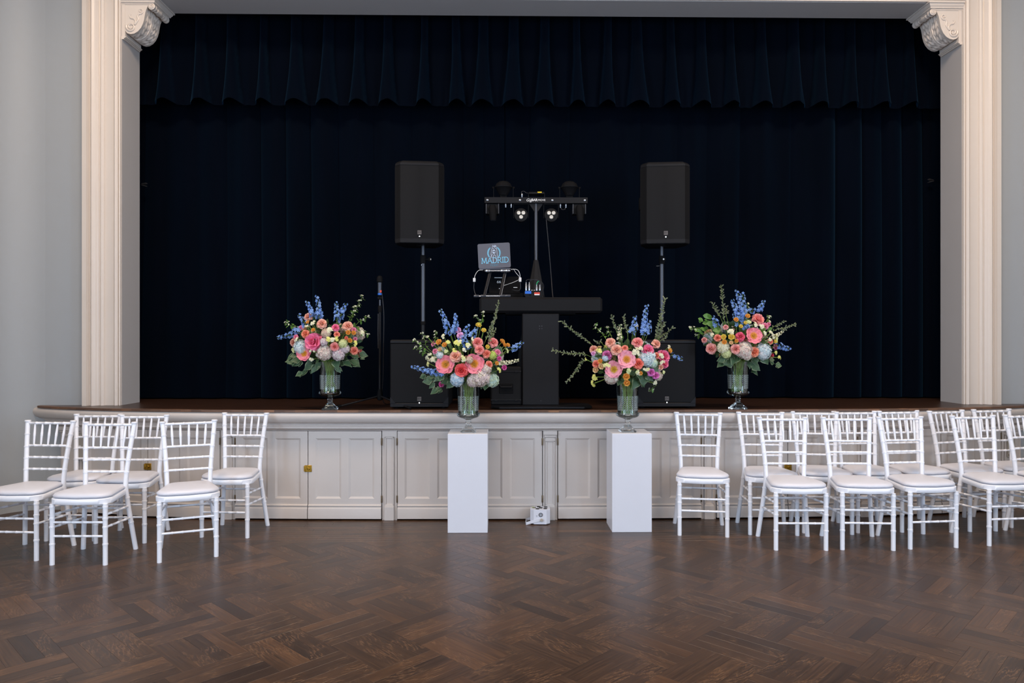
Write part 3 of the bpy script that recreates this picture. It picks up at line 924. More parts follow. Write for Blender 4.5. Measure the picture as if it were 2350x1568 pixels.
for k in range(4):
    a = k*1.6
    pet.add([(-0.055, 0.0, 0.126), (-0.055+0.016*cos(a), 0.016*sin(a), 0.133), (-0.055+0.02*cos(a+.5), 0.02*sin(a+.5), 0.129), (-0.055+0.013*cos(a+.9), 0.013*sin(a+.9), 0.131)], [(0, 1, 2, 3)])
o = pet.build('fallen_blossom', plain('pale_green_petal', lin('#c8cf9a'), 0.6), None, (0.322, 5.905, 0))
tag(o, 'pale green fallen blossom lying on the white uplight', 'flower')

# ------------------------------------------------------------------ loudspeakers
def ev_badge(t, x, y, z, s=0.03):
    b = MB().box(x-s/2, x+s/2, y-0.003, y, z-s/2, z+s/2, 0.001).build('badge', M['badge'], t, smooth=False); b['label'] = 'small square metal EV badge'
    lettering('lettering', 'EV', s*0.7, M['blackmatte'], b, (x, y-0.0032, z), (radians(90), 0, 0), 0.0003)
    MB().lathe([(0.0045, 0), (0.004, -0.002), (0.001, -0.003)], 10, (x, y-0.001, z-0.033), 'y').build('status_light', M['led'], t)

def speaker(x, y, z, rz, label):
    t = thing('loudspeaker', label, 'loudspeaker', (x, y, z), rz, 'full-range loudspeakers on poles')
    H = 0.695; W = 0.208
    plan = [(-W+0.05, -0.175), (W-0.05, -0.175), (W, -0.12), (W-0.01, 0.0), (W-0.075, 0.17), (-W+0.075, 0.17), (-W+0.01, 0.0), (-W, -0.12)]
    mb = MB()
    l = []
    for zz, k, yo in ((0, 0.965, 0.0), (0.012, 0.99, 0), (0.03, 1, 0), (H-0.05, 1, 0), (H-0.015, 0.975, 0.006), (H, 0.9, 0.02)):
        l.append([(px*k, py*(1 if py > 0 else (1-0.0)) + (yo if py < 0 else -yo), zz) for px, py in plan])
    mb.loft(l); mb.build('cabinet', M['blackplastic'], t, angle=30)
    g = MB()
    gp = [(-W+0.004, -0.128), (-W+0.048, -0.1785), (0, -0.181), (W-0.048, -0.1785), (W-0.004, -0.128)]
    g.loft([[(px, py, zz) for px, py in gp] for zz in (0.036, H-0.04)], False, False, False)
    g.f = [tuple(reversed(f)) for f in g.f] if False else g.f
    g.build('grille', M['grille'], t, smooth=False)
    for za, zb in ((0.004, 0.036), (H-0.04, H-0.024)):
        f = MB(); f.loft([[(px*1.004, py-0.003, zz) for px, py in gp] for zz in (za, zb)], False, False, False)
        f.build('trim_strip', M['greymetal'] if False else M['blackmetal'], t, smooth=False)
    for s in (-1, 1):
        MB().box(s*(W-0.004)-0.006, s*(W-0.004)+0.006, -0.05, 0.03, H*0.45, H*0.6, 0.004).build('handle', M['blackmatte'], t)
    MB().lathe([(0.03, -0.004), (0.03, 0.002)], 16, (0, 0.02, 0)).build('pole_socket', M['blackmatte'], t)
    ev_badge(t, 0.0, -0.182, 0.088, 0.034)
    return t
speaker(-0.698, 6.295, 2.31, radians(5), 'black loudspeaker on the pole behind the microphone stand')
speaker(1.416, 6.295, 2.31, radians(-6), 'black loudspeaker on the pole farther from the microphone stand')

def subwoofer(x, y, label):
    t = thing('subwoofer', label, 'subwoofer', (x, y, ZS), 0, 'subwoofers on the stage')
    W, H, D = 0.2445, 0.575, 0.52
    MB().box(-W, W, 0, D, 0.012, H, 0.012).build('cabinet', M['blackplastic'], t, angle=30)
    MB().box(-W+0.006, W-0.006, -0.008, 0.004, 0.05, H-0.032, 0.003).build('grille', M['grille'], t, smooth=False)
    MB().box(-W+0.002, W-0.002, -0.011, 0.004, 0.014, 0.048, 0.004).build('trim_strip', M['blackmetal'], t, smooth=False)
    MB().box(-W+0.002, W-0.002, -0.011, 0.004, H-0.03, H-0.006, 0.004).build('trim_strip', M['blackmetal'], t, smooth=False)
    for s in (-1, 1):
        MB().prism([(s*(W-0.004), 0.046), (s*(W-0.004), 0.1), (s*(W-0.05), 0.046)] if s < 0 else [(s*(W-0.004), 0.046), (s*(W-0.05), 0.046), (s*(W-0.004), 0.1)], -0.012, -0.002).build('corner_guard', M['blackmetal'], t, smooth=False)
    for fx in (-W+0.05, W-0.05):
        for fy in (0.05, D-0.05):
            MB().lathe([(0.018, 0), (0.02, 0.003), (0.02, 0.014)], 12, (fx, fy, 0)).build('rubber_foot', M['blackmatte'], t)
    MB().lathe([(0.026, H-0.001), (0.026, H+0.004), (0.019, H+0.005)], 16, (0, 0.25, 0)).build('pole_socket', M['blackmatte'], t)
    ev_badge(t, 0.0, -0.009, 0.083, 0.034)
    return t
subwoofer(-0.6755, 6.05, 'black subwoofer box beside the microphone stand, partly behind left plinth flowers')
subwoofer(1.3905, 6.055, 'black subwoofer box partly behind the right plinth flowers')

def pole(x, y, label, turn):
    t = thing('speaker_pole', label, 'speaker pole', (x, y, ZS+0.575), turn, 'speaker poles')
    MB().lathe([(0.0175, 0.0), (0.0175, 0.13)], 14).build('lower_tube', M['blackmetal'], t, angle=40)
    MB().lathe([(0.021, 0.13), (0.022, 0.135), (0.022, 0.155), (0.019, 0.16)], 14).build('lower_collar', M['blackmatte'], t, angle=40)
    MB().lathe([(0.0175, 0.16), (0.0175, 0.66), (0.015, 0.662), (0.015, 0.825)], 14).build('upper_tube', M['greymetal'], t, angle=40)
    MB().lathe([(0.024, 0.66), (0.026, 0.668), (0.026, 0.725), (0.022, 0.732)], 14).build('upper_collar', M['blackmatte'], t, angle=40)
    k = MB().lathe([(0.006, 0.0), (0.006, -0.03), (0.018, -0.034), (0.02, -0.048), (0.015, -0.052)], 12, (0, -0.02, 0.695), 'y')
    k.build('knob', M['blackmatte'], t, angle=40)
    MB().lathe([(0.007, 0), (0.007, -0.001)], 12, (0, -0.0725, 0.695), 'y').build('knob_cap', M['whiteprint'], t)
    MB().tube([(-0.02, 0, 0.645), (-0.05, -0.01, 0.643)], 0.004, 6).build('locking_pin', M['chrome'], t)
pole(-0.672, 6.30, 'black pole carrying the loudspeaker beside the microphone stand', radians(70))
pole(1.405, 6.305, 'black pole carrying the loudspeaker above the right subwoofer', radians(0))

# ------------------------------------------------------------------ microphone stand
t = thing('microphone_stand', 'black tripod microphone stand in front of curtain beside left subwoofer', 'microphone stand', (-1.045, 6.3, ZS))
hub = 0.13
MB().lathe([(0.012, 0.05), (0.022, 0.055), (0.026, 0.08), (0.022, 0.12), (0.014, 0.15)], 14).build('hub', M['blackmatte'], t, angle=40)
for fx, fy in ((-0.323, -0.184), (0.295, -0.311), (0.05, 0.36)):
    d = Vector((fx, fy, 0)).normalized()
    lg = MB().tube([d*0.02+Vector((0, 0, 0.085)), Vector((fx, fy, 0.012))], 0.008, 8).build('leg', M['blackmetal'], t)
    MB().tube([Vector((fx, fy, 0.012))-d*0.03+Vector((0, 0, 0.006)), Vector((fx, fy, 0.011))+d*0.012], [0.01, 0.011], 8).build('rubber_foot', M['blackmatte'], lg)
MB().lathe([(0.011, 0.12), (0.011, 0.82)], 12).build('lower_tube', M['blackmetal'], t)
MB().lathe([(0.016, 0.815), (0.017, 0.82), (0.017, 0.86), (0.013, 0.87)], 12).build('clutch', M['blackmatte'], t, angle=40)
MB().lathe([(0.008, 0.865), (0.008, 0.945)], 12).build('upper_tube', M['greymetal'], t)
MB().lathe([(0.013, -0.018), (0.015, -0.012), (0.015, 0.012), (0.013, 0.018)], 12, (0, 0, 0.935), 'x').build('swivel', M['blackmatte'], t, angle=40)
MB().tube([(0, -0.004, 0.94), (0, -0.008, 0.962)], [0.01, 0.016], 12).build('microphone_clip', M['blackmatte'], t)
MB().tube([(-0.014, -0.008, 0.8), (-0.016, -0.006, 0.62), (-0.013, -0.01, 0.5)], 0.004, 6).build('cable_tie', M['blackcable'], t)
tm = thing('microphone', 'silver-bodied wireless microphone with black grille held upright on stand', 'microphone', (-1.045, 6.292, ZS+0.958))
MB().lathe([(0.013, 0.0), (0.0165, 0.006), (0.017, 0.03), (0.018, 0.1), (0.02, 0.115)], 14).build('handle', M['greymetal'], tm, angle=40)
MB().lathe([(0.0175, 0.004), (0.0178, 0.02)], 14).build('coloured_band', M['bluelabel'], tm)
MB().box(0.004, 0.018, -0.019, -0.012, 0.024, 0.044, 0.001).build('red_sticker', M['redlabel'], tm)
MB().lathe([(0.02, 0.112), (0.026, 0.118), (0.0265, 0.135), (0.025, 0.152), (0.018, 0.166), (0.008, 0.172), (0.001, 0.173)], 16).build('grille', M['blackmatte'], tm)
o = MB().tube(smooth_path([(-1.03, 6.31, 1.9), (-1.012, 6.30, 1.72), (-1.014, 6.3, 1.45), (-1.02, 6.32, 1.2), (-1.03, 6.34, 1.0), (-1.0, 6.4, 0.927), (-0.9, 6.7, 0.926)], 8), 0.0035, 6).build('microphone_cable', M['blackcable'])
tag(o, 'thin black cable hanging down beside the microphone stand', 'cable')

# ------------------------------------------------------------------ disc-jockey booth
t = thing('booth', 'black T-shaped booth with wide top box, square column and base plate', 'booth', (0.34, 6.24, ZS), radians(0))
MB().box(-0.52, 0.522, -0.12, 0.25, 0.803, 0.935, 0.018).build('top_box', M['blackplastic'], t, angle=30)
MB().box(-0.3, 0.3, -0.06, 0.2, 0.79, 0.806, 0.004).build('underside_plate', M['blackmatte'], t, angle=30)
MB().box(-0.157, 0.153, -0.13, 0.12, 0.022, 0.795, 0.006).build('column', M['blackmetal'], t, angle=30)
for px, pz in ((-0.012, 0.69), (0.008, 0.69), (-0.012, 0.668), (0.008, 0.668), (0.0, 0.06)):
    MB().lathe([(0.004, 0), (0.004, -0.002), (0.001, -0.003)], 8, (px, -0.13, pz), 'y').build('bolt', M['greymetal'], t)
MB().flat([(x, y-0.08) for x, y in octo(0.42, 0.2, 0.07)], 0.008, 0.022).build('base_plate', M['blackmetal'], t, smooth=False)
for fx, fy in ((-0.33, -0.24), (0.33, -0.24), (0.33, 0.08), (-0.33, 0.08)):
    MB().lathe([(0.018, 0), (0.02, 0.002), (0.02, 0.009)], 10, (fx, fy, 0)).build('foot', M['blackmatte'], t)

t = thing('road_case', 'black equipment case with recessed handle standing against the booth column', 'case', (0.046, 6.2, ZS+0.022))
MB().box(-0.13, 0.13, -0.09, 0.16, 0.0, 0.325, 0.012).build('shell', M['blackplastic'], t, angle=30)
MB().box(-0.06, 0.06, -0.094, -0.088, 0.1, 0.185, 0.003).build('handle_recess', M['blackmatte'], t, smooth=False)
MB().tube([(-0.05, -0.092, 0.165), (-0.046, -0.106, 0.155), (0.046, -0.106, 0.155), (0.05, -0.092, 0.165)], 0.007, 8).build('handle', M['blackmetal'], t)
for z in (0.045, 0.285):
    MB().box(-0.128, 0.128, -0.094, -0.088, z-0.006, z+0.006, 0.002).build('seam_strip', M['blackmetal'], t, smooth=False)
    for x in (-0.085, 0.085): MB().box(x-0.014, x+0.014, -0.098, -0.09, z-0.008, z+0.008, 0.002).build('latch', M['greymetal'] if False else M['blackmetal'], t, smooth=False)

# ------------------------------------------------------------------ light bar on its stand
BX, BY = 0.322, 6.60
t = thing('light_bar', 'black lighting bar with lamps on a tall stand behind the booth', 'stage lights', (BX, BY, ZS))
zb = 2.76 - ZS
MB().lathe([(0.016, 1.28), (0.016, zb-0.02)], 14).build('pole', M['greymetal'], t)
sk = MB()
l = []
for k in range(7):
    f = k/6; z = 0.03 + (1.3-0.03)*f; r = 0.19*(1-f)**0.9 + 0.02
    l.append([((r*(1+0.05*sin(3*a*2*pi/36*3)))*cos(2*pi*a/36), (r*(1+0.05*sin(9*a*2*pi/36)))*sin(2*pi*a/36), z) for a in range(36)])
sk.loft(l, True, False, False)
s = sk.build('skirt', plain('black_scrim', lin('#151518'), 0.9), t); s['label'] = 'black fabric skirt over the tripod'
for a in (90, 210, 330):
    MB().tube([(0, 0, 0.5), (0.18*cos(radians(a)), 0.18*sin(radians(a)), 0.012)], 0.01, 8).build('leg', M['blackmetal'], t)
MB().box(-0.468, 0.468, -0.036, 0.036, zb-0.027, zb+0.027, 0.002).build('bar', M['blackmetal'], t, smooth=False)
MB().prism([(-0.065, zb-0.027), (-0.012, zb-0.105), (0.012, zb-0.105), (0.065, zb-0.027)], -0.014, 0.014).build('mounting_bracket', M['blackmetal'], t, smooth=False)
b = lettering('lettering', 'Gig', 0.036, M['whiteprint'], t, (-0.067, -0.0365, zb), (radians(90), 0, 0), shear=0.3); b['label'] = 'white slanted lettering Gig'
b = lettering('lettering', 'BAR', 0.031, M['whiteprint'], t, (-0.016, -0.0365, zb+0.001), (radians(90), 0, 0), bold=0.0006); b['label'] = 'bold white lettering BAR'
b = lettering('lettering', 'MOVE', 0.025, M['whiteprint'], t, (0.05, -0.0365, zb), (radians(90), 0, 0)); b['label'] = 'thin white lettering MOVE'
for x in (-0.441, -0.147, 0.147, 0.441):
    MB().lathe([(0.009, 0), (0.009, -0.003), (0.006, -0.005), (0.001, -0.005)], 12, (x, -0.036, zb), 'y').build('screw', M['chrome'], t)
# derby lamps on top
for x in (-0.296, 0.305):
    d = MB().lathe([(0.001, 0), (0.034, 0), (0.037, 0.004), (0.074, 0.066), (0.081, 0.07), (0.083, 0.077), (0.076, 0.082), (0.064, 0.108), (0.042, 0.124), (0.018, 0.131), (0.001, 0.132)], 24, (x, 0, zb+0.048)).build('derby_lamp', M['blackplastic'], t, angle=35)
    for s in (-1, 1):
        MB().box(x+s*0.089-0.002, x+s*0.089+0.002, -0.012, 0.012, zb+0.027, zb+0.125, 0.001).build('yoke_arm', M['blackmetal'], d, smooth=False)
        MB().lathe([(0.004, 0), (0.011, 0.002), (0.011, 0.01), (0.004, 0.012)], 10, (x+s*0.09 + (0.0 if s > 0 else -0.012), 0, zb+0.118), 'x').build('yoke_knob', M['blackmatte'], d)
    MB().box(x-0.03, x+0.03, -0.015, 0.015, zb+0.027, zb+0.05, 0.003).build('lamp_mount', M['blackmatte'], d, smooth=False)
# par lamps below
for x in (-0.137, 0.137):
    d = MB().lathe([(0.05, 0.045), (0.058, 0.03), (0.061, 0.0), (0.062, -0.02), (0.06, -0.028), (0.055, -0.03), (0.001, -0.028)], 28, (x, -0.01, zb-0.135), 'y').build('par_lamp', M['blackplastic'], t, angle=35)
    for lx, lz in ((-0.021, 0.019), (0.021, 0.019), (0.0, -0.018)):
        MB().lathe([(0.018, -0.028), (0.0175, -0.032), (0.012, -0.036), (0.006, -0.033), (0.001, -0.032)], 16, (x+lx, -0.01, zb-0.135+lz), 'y').build('lens', M['lens'], d)
    for s in (-1, 1):
        MB().box(x+s*0.067-0.002, x+s*0.067+0.002, -0.016, 0.012, zb-0.16, zb-0.03, 0.001).build('yoke_arm', M['blackmetal'], d, smooth=False)
    MB().box(x-0.067, x+0.067, -0.016, 0.012, zb-0.034, zb-0.028, 0.001).build('yoke_bar', M['blackmetal'], d, smooth=False)
# moving heads at both ends
for x in (-0.396, 0.392):
    mbx = MB().box(x-0.058, x+0.058, -0.02, 0.05, zb-0.125, zb-0.03, 0.004)
    d = mbx.build('moving_head', M['blackplastic'], t, smooth=False)
    for s in (-1, 1):
        MB().box(x+s*0.056-0.005, x+s*0.056+0.005, -0.03, 0.03, zb-0.122, zb-0.032, 0.002).build('side_arm', M['greymetal'], d, smooth=False)
    MB().tube([(x, -0.04, zb-0.05), (x, -0.045, zb-0.085), (x+0.004, -0.05, zb-0.12), (x+0.006, -0.053, zb-0.165), (x+0.007, -0.055, zb-0.188)], [0.026, 0.038, 0.035, 0.031, 0.028], 18).build('head', M['blackmatte'], d, angle=30)
    MB().tube([(x+0.007, -0.055, zb-0.188), (x+0.007, -0.0553, zb-0.191)], [0.026, 0.022], 18).build('front_lens', M['greymetal'], d)
# plugs along the bar
for x, up in ((-0.276, 0), (-0.226, 0), (0.222, 0), (0.272, 0), (-0.128, 1)):
    z0 = zb + (0.027 if up else -0.062)
    MB().lathe([(0.0065, 0), (0.0065, 0.012), (0.008, 0.014), (0.008, 0.03), (0.006, 0.035)], 10, (x, -0.01, z0)).build('plug', M['chrome'], t)
MB().tube(smooth_path([(-0.128, -0.01, zb+0.06), (-0.132, -0.01, zb+0.08), (-0.11, -0.01, zb+0.085), (-0.09, -0.01, zb+0.072), (-0.065, -0.01, zb+0.067)], 6), 0.003, 6).build('laser_cable', M['blackcable'], t)
MB().tube(smooth_path([(0.222, -0.01, zb-0.06), (0.235, -0.01, zb-0.078), (0.26, -0.01, zb-0.078), (0.272, -0.01, zb-0.06)], 5), 0.003, 6).build('link_cable', M['blackcable'], t)
lz = MB().box(-0.065, 0.075, -0.04, 0.04, zb+0.055, zb+0.075, 0.003).build('laser_unit', M['blackplastic'], t, smooth=False)
MB().box(0.012, 0.05, -0.042, -0.04, zb+0.066, zb+0.0755).build('warning_label', M['yellowlabel'], lz, smooth=False)
for x in (-0.068, 0.078): MB().box(x-0.002, x+0.002, -0.012, 0.012, zb+0.027, zb+0.068).build('laser_bracket', M['blackmetal'], lz, smooth=False)

o = MB().tube(smooth_path([(0.41, 6.57, 2.62), (0.43, 6.56, 2.4), (0.455, 6.55, 2.1), (0.462, 6.5, 1.95), (0.47, 6.46, 1.862), (0.49, 6.44, 1.859)], 8), 0.0035, 6).build('power_cable', M['blackcable'])
tag(o, 'long black power cable hanging from lighting bar to the booth top', 'cable')

# ------------------------------------------------------------------ laptop on its stand
TZ = ZS + 0.935
SX, SY = -0.05, 6.24
t = thing('laptop_stand', 'folding black and silver laptop stand at the left end of the booth', 'laptop stand', (SX, SY, TZ), radians(-6))
MB().tube([(-0.16, -0.06, 0.012), (0.13, -0.06, 0.012)], 0.009, 12).build('base_bar', M['chrome'], t)
for x in (-0.15, -0.09, 0.075, 0.12): MB().lathe([(0.011, -0.022), (0.0125, -0.018), (0.0125, 0.018), (0.011, 0.022)], 12, (x, -0.06, 0.0125), 'x').build('clamp_ring', M['greymetal'], t, angle=40)
for s, x0, x1 in ((-1, -0.085, -0.045), (1, 0.05, 0.085)):
    MB().tube([(x0, -0.06, 0.014), (x1, 0.02, 0.225)], 0.0125, 10).build('leg', M['blackmetal'], t)
    MB().tube([(x0+0.014, -0.062, 0.02), (x1+0.012, 0.017, 0.22)], 0.0022, 8).build('leg_rod', M['greymetal'] if s < 0 else M['chrome'], t)
    MB().tube([(x0, -0.06, 0.014), (x0-0.0, 0.06, 0.012)], 0.009, 8).build('foot_bar', M['blackmetal'], t)
MB().tube([(-0.085, 0.0, 0.232), (0.135, 0.0, 0.232)], 0.008, 12).build('top_bar', M['chrome'], t)
for x in (-0.06, 0.07, 0.11): MB().lathe([(0.01, -0.018), (0.0125, -0.014), (0.0125, 0.014), (0.01, 0.018)], 12, (x, 0.0, 0.232), 'x').build('clamp_ring', M['chrome'], t, angle=40)
MB().box(-0.09, 0.14, 0.0, 0.2, 0.238, 0.243).build('tray', M['blackmetal'], t, smooth=False)

t = thing('laptop', 'grey laptop with blue crest decal open on its stand', 'laptop', (SX-0.0, SY, TZ+0.2445), radians(-6))
MB().box(-0.136, 0.136, 0.002, 0.2, 0, 0.012, 0.003).build('base', M['laptop'], t, smooth=False)
lid = MB()
rc = 0.014
def rrect(w, h, r):
    pts = []
    for cx, cz, a in ((w/2-r, h-r, 0), (-w/2+r, h-r, 90), (-w/2+r, r, 180), (w/2-r, r, 270)):
        pts += arc(cx, cz, r, a, a+90, 5)
    return pts
lid.prism(list(reversed(rrect(0.278, 0.212, rc))), -0.004, 0.004)
lo = lid.build('lid', M['laptop'], t, (0, 0, 0.0), (radians(4), radians(-2.5), 0), smooth=False)
lo.location = (0, 0.0, 0.012)
MB().prism(list(reversed([(x*0.95, 0.008+z*0.92) for x, z in rrect(0.278, 0.212, rc)])), 0.0035, 0.0048).build('screen', M['blackmatte'], lo, smooth=False)
# decal: serif letters, laurel and a figure with raised arms, drawn as thin raised print
def strokes(lines, w, y=-0.0046):
    mb = MB(); y0 = y
    for ln in lines:
        for (x0, z0), (x1, z1) in zip(ln, ln[1:]):
            d = Vector((x1-x0, z1-z0)); L = d.length
            if L < 1e-6: continue
            y -= 0.00002
            n = Vector((-d.y, d.x))/L*w/2; e = d/L*w*0.3
            a = [(x0-e.x+n.x, z0-e.y+n.y), (x0-e.x-n.x, z0-e.y-n.y), (x1+e.x-n.x, z1+e.y-n.y), (x1+e.x+n.x, z1+e.y+n.y)]
            mb.add([(p[0], y, p[1]) for p in a], [(0, 1, 2, 3)])
    return mb
LET = {'M': [[(0, 0), (0.12, 1)], [(0.12, 1), (0.5, 0.05)], [(0.5, 0.05), (0.86, 1)], [(0.86, 1), (1, 0)], [(-0.1, 0), (0.14, 0)], [(0.86, 0), (1.12, 0)], [(0, 1), (0.2, 1)], [(0.8, 1), (1, 1)]],
       'A': [[(0, 0), (0.45, 1)], [(0.45, 1), (0.9, 0)], [(0.2, 0.36), (0.7, 0.36)], [(-0.1, 0), (0.14, 0)], [(0.76, 0), (1.02, 0)]],
       'D': [[(0.12, 0), (0.12, 1)], [(0, 1), (0.45, 1), (0.75, 0.85), (0.86, 0.5), (0.75, 0.15), (0.45, 0), (0, 0)]],
       'R': [[(0.12, 0), (0.12, 1)], [(0, 1), (0.5, 1), (0.68, 0.88), (0.7, 0.7), (0.6, 0.55), (0.45, 0.5), (0.12, 0.5)], [(0.4, 0.5), (0.72, 0.05), (0.86, 0)], [(0, 0), (0.26, 0)]],
       'I': [[(0.2, 0), (0.2, 1)], [(0.05, 0), (0.35, 0)], [(0.05, 1), (0.35, 1)]],
       'P': [[(0.12, 0), (0.12, 1), (0.5, 1), (0.65, 0.75), (0.5, 0.48), (0.12, 0.48)]],
       'E': [[(0.6, 1), (0.12, 1), (0.12, 0), (0.6, 0)], [(0.12, 0.5), (0.5, 0.5)]],
       'Y': [[(0, 1), (0.35, 0.5), (0.7, 1)], [(0.35, 0.5), (0.35, 0)]]}
def word(txt, x, z, h, adv, w):
    lines = []
    for c_, a_ in zip(txt, adv):
        lines += [[(x+px*h*0.95, z+pz*h) for px, pz in l] for l in LET[c_]]
        x += a_*h
    return strokes(lines, w)
wd = word('MADRID', -0.108, 0.045, 0.044, [1.13, 1.0, 0.93, 0.88, 0.45, 0.9], 0.0052).build('lettering', M['cyanprint'], lo, smooth=False); wd['label'] = 'pale blue serif lettering MADRID'
wd = word('PERRY', -0.036, 0.018, 0.014, [1.05]*5, 0.0025).build('lettering', plain('dim_cyan_print', lin('#4d7f95'), 0.5), lo, smooth=False); wd['label'] = 'small dim lettering PERRY'
lau = []
for s in (-1, 1):
    for k in range(11):
        a = radians(-38 + 86*k/10); r = 0.052
        cx, cz = s*r*cos(a), 0.13 + r*sin(a)
        lau.append([(cx, cz), (cx+s*0.009*cos(a+0.9), cz+0.009*sin(a+0.9))]); lau.append([(cx, cz), (cx-s*0.008*cos(a-0.4), cz-0.004+0.009*sin(a+1.2))])
    lau.append([(s*0.052*cos(radians(b)), 0.13+0.052*sin(radians(b))) for b in range(-42, 50, 8)])
strokes(lau, 0.0032).build('laurel', M['cyanprint'], lo, smooth=False)
fig = [[(0.012*cos(radians(b)), 0.14+0.017*sin(radians(b))) for b in range(0, 361, 30)],
       [(-0.02, 0.09), (-0.026, 0.12), (-0.02, 0.155), (-0.012, 0.172), (0.0, 0.166)], [(0.012, 0.166), (0.022, 0.172), (0.026, 0.15), (0.028, 0.11), (0.034, 0.085)],
       [(-0.012, 0.12), (-0.028, 0.1), (-0.03, 0.086)], [(-0.008, 0.05), (-0.008, 0.1), (0.002, 0.115), (0.014, 0.105), (0.02, 0.06)], [(-0.014, 0.176), (-0.006, 0.19), (0.006, 0.182), (0.018, 0.192), (0.024, 0.178)],
       [(-0.008, 0.196), (0.0, 0.184), (0.012, 0.196)], [(0.006, 0.174), (0.014, 0.184), (0.022, 0.186)]]
strokes(fig, 0.003, -0.0047).build('figure_outline', plain('pale_print', lin('#c5d3e6'), 0.5), lo, smooth=False)
mb = MB(); mb.add([(0.0095*cos(a*pi/8)-0.001, -0.0048, 0.141+0.0135*sin(a*pi/8)) for a in range(16)], [tuple(range(16))]); mb.build('figure_face', plain('pale_print_fill', lin('#b9c9de'), 0.5), lo, smooth=False)
strokes([[(-0.009, 0.143), (0.0, 0.143)], [(0.002, 0.141), (0.01, 0.141)]], 0.006, -0.005).build('figure_glasses', M['blackmatte'], lo, smooth=False)

# controller with printed front panel behind the stand
t = thing('dj_controller', 'black mixing controller with white print lying behind the laptop stand', 'controller', (SX+0.05, SY+0.17, TZ))
MB().box(-0.12, 0.2, -0.06, 0.06, 0.0, 0.05, 0.006).build('body', M['blackmatte'], t, smooth=False)
pn = MB().add([(-0.1, -0.06, 0.05), (0.17, -0.06, 0.05), (0.17, 0.02, 0.2), (-0.1, 0.02, 0.2), (-0.1, -0.05, 0.05), (0.17, -0.05, 0.05), (0.17, 0.03, 0.2), (-0.1, 0.03, 0.2)],
              [(0, 1, 2, 3), (7, 6, 5, 4), (0, 4, 5, 1), (1, 5, 6, 2), (2, 6, 7, 3), (3, 7, 4, 0)]).build('display_panel', M['blackmatte'], t, smooth=False)
tilt = radians(90) - atan2(0.08, 0.15)
g = lettering('lettering', '66', 0.038, M['whiteprint'], pn, (-0.015, -0.0088-0.001, 0.15), (radians(90)-atan2(0.08, 0.15), 0, 0)); g['label'] = 'white digits 66'
for xx, zz, ww in ((-0.02, 0.19, 0.07), (0.0, 0.09, 0.03), (0.13, 0.1, 0.035)):
    yy = -0.06 + (zz-0.05)*0.08/0.15
    MB().box(xx-ww/2, xx+ww/2, yy-0.0015, yy, zz-0.0025, zz+0.0025).build('printed_line', M['whiteprint'], pn, smooth=False)

# cables from the laptop with white adapters
def cable(name, pts, mat, label, r=0.003):
    o = MB().tube(smooth_path(pts, 8), r, 6).build(name, mat)
    if label: tag(o, label, 'cable')
    return o
c1 = thing('adapter_cable', 'white adapter cable curving from the laptop\'s side facing the microphone', 'cable', (0, 0, 0))
MB().tube(smooth_path([(-0.15, 6.26, TZ+0.243), (-0.19, 6.24, TZ+0.235), (-0.215, 6.22, TZ+0.2), (-0.225, 6.21, TZ+0.165)], 8), 0.0022, 6).build('white_lead', M['whitecable'], c1)
MB().box(-0.236, -0.214, 6.202, 6.218, TZ+0.135, TZ+0.168, 0.002).build('adapter', M['whitecable'], c1)
MB().tube(smooth_path([(-0.226, 6.21, TZ+0.135), (-0.228, 6.21, TZ+0.08), (-0.215, 6.2, TZ+0.03), (-0.18, 6.2, TZ+0.005)], 8), 0.003, 6).build('black_lead', M['blackcable'], c1)
c2 = thing('adapter_cable', 'white adapter cable curving from the laptop towards the small mixer', 'cable', (0, 0, 0))
MB().tube(smooth_path([(0.09, 6.22, TZ+0.245), (0.14, 6.21, TZ+0.24), (0.162, 6.2, TZ+0.21), (0.167, 6.2, TZ+0.17)], 8), 0.0022, 6).build('white_lead', M['whitecable'], c2)
MB().box(0.156, 0.178, 6.192, 6.208, TZ+0.135, TZ+0.172, 0.002).build('adapter', M['whitecable'], c2)
MB().tube(smooth_path([(0.167, 6.2, TZ+0.135), (0.17, 6.2, TZ+0.08), (0.15, 6.21, TZ+0.06), (0.1, 6.25, TZ+0.07)], 8), 0.003, 6).build('black_lead', M['blackcable'], c2)
cable('signal_cable', [(0.11, 6.24, TZ+0.25), (0.13, 6.25, TZ+0.22), (0.165, 6.25, TZ+0.17), (0.12, 6.26, TZ+0.14), (0.03, 6.28, TZ+0.11)], M['whitecable'], 'thin grey cable looping behind the laptop stand', 0.002)

# small mixer with plugs
t = thing('audio_interface', 'small black audio box with blue and red labels on booth', 'audio mixer', (0.28, 6.2, TZ))
MB().prism(list(reversed([(-0.08, 0.02), (-0.065, 0.0), (0.065, 0.0), (0.08, 0.02), (0.08, 0.045), (0.07, 0.058), (-0.07, 0.058), (-0.08, 0.045)])), -0.05, 0.06).build('housing', M['blackplastic'], t, smooth=False)
MB().box(-0.073, -0.02, -0.0515, -0.05, 0.03, 0.053).build('blue_label', M['bluelabel'], t, smooth=False)
MB().box(0.005, 0.052, -0.0515, -0.05, 0.02, 0.042).build('red_label', M['redlabel'], t, smooth=False)
MB().box(0.007, 0.05, -0.0525, -0.051, 0.018, 0.027).build('white_label', M['whiteprint'], t, smooth=False)
MB().lathe([(0.007, 0), (0.006, -0.006), (0.001, -0.007)], 10, (-0.03, -0.05, 0.022), 'y').build('knob', M['blackmatte'], t)
ends = []
for x, h in ((-0.062, 0.05), (-0.035, 0.05), (0.028, 0.03), (0.056, 0.03)):
    MB().lathe([(0.0085, 0.056), (0.0085, 0.06+h), (0.006, 0.064+h), (0.005, 0.08+h)], 12, (x, 0, 0)).build('plug', M['chrome'], t, angle=40)
    ends.append((0.28+x, 6.2, TZ+0.08+h))
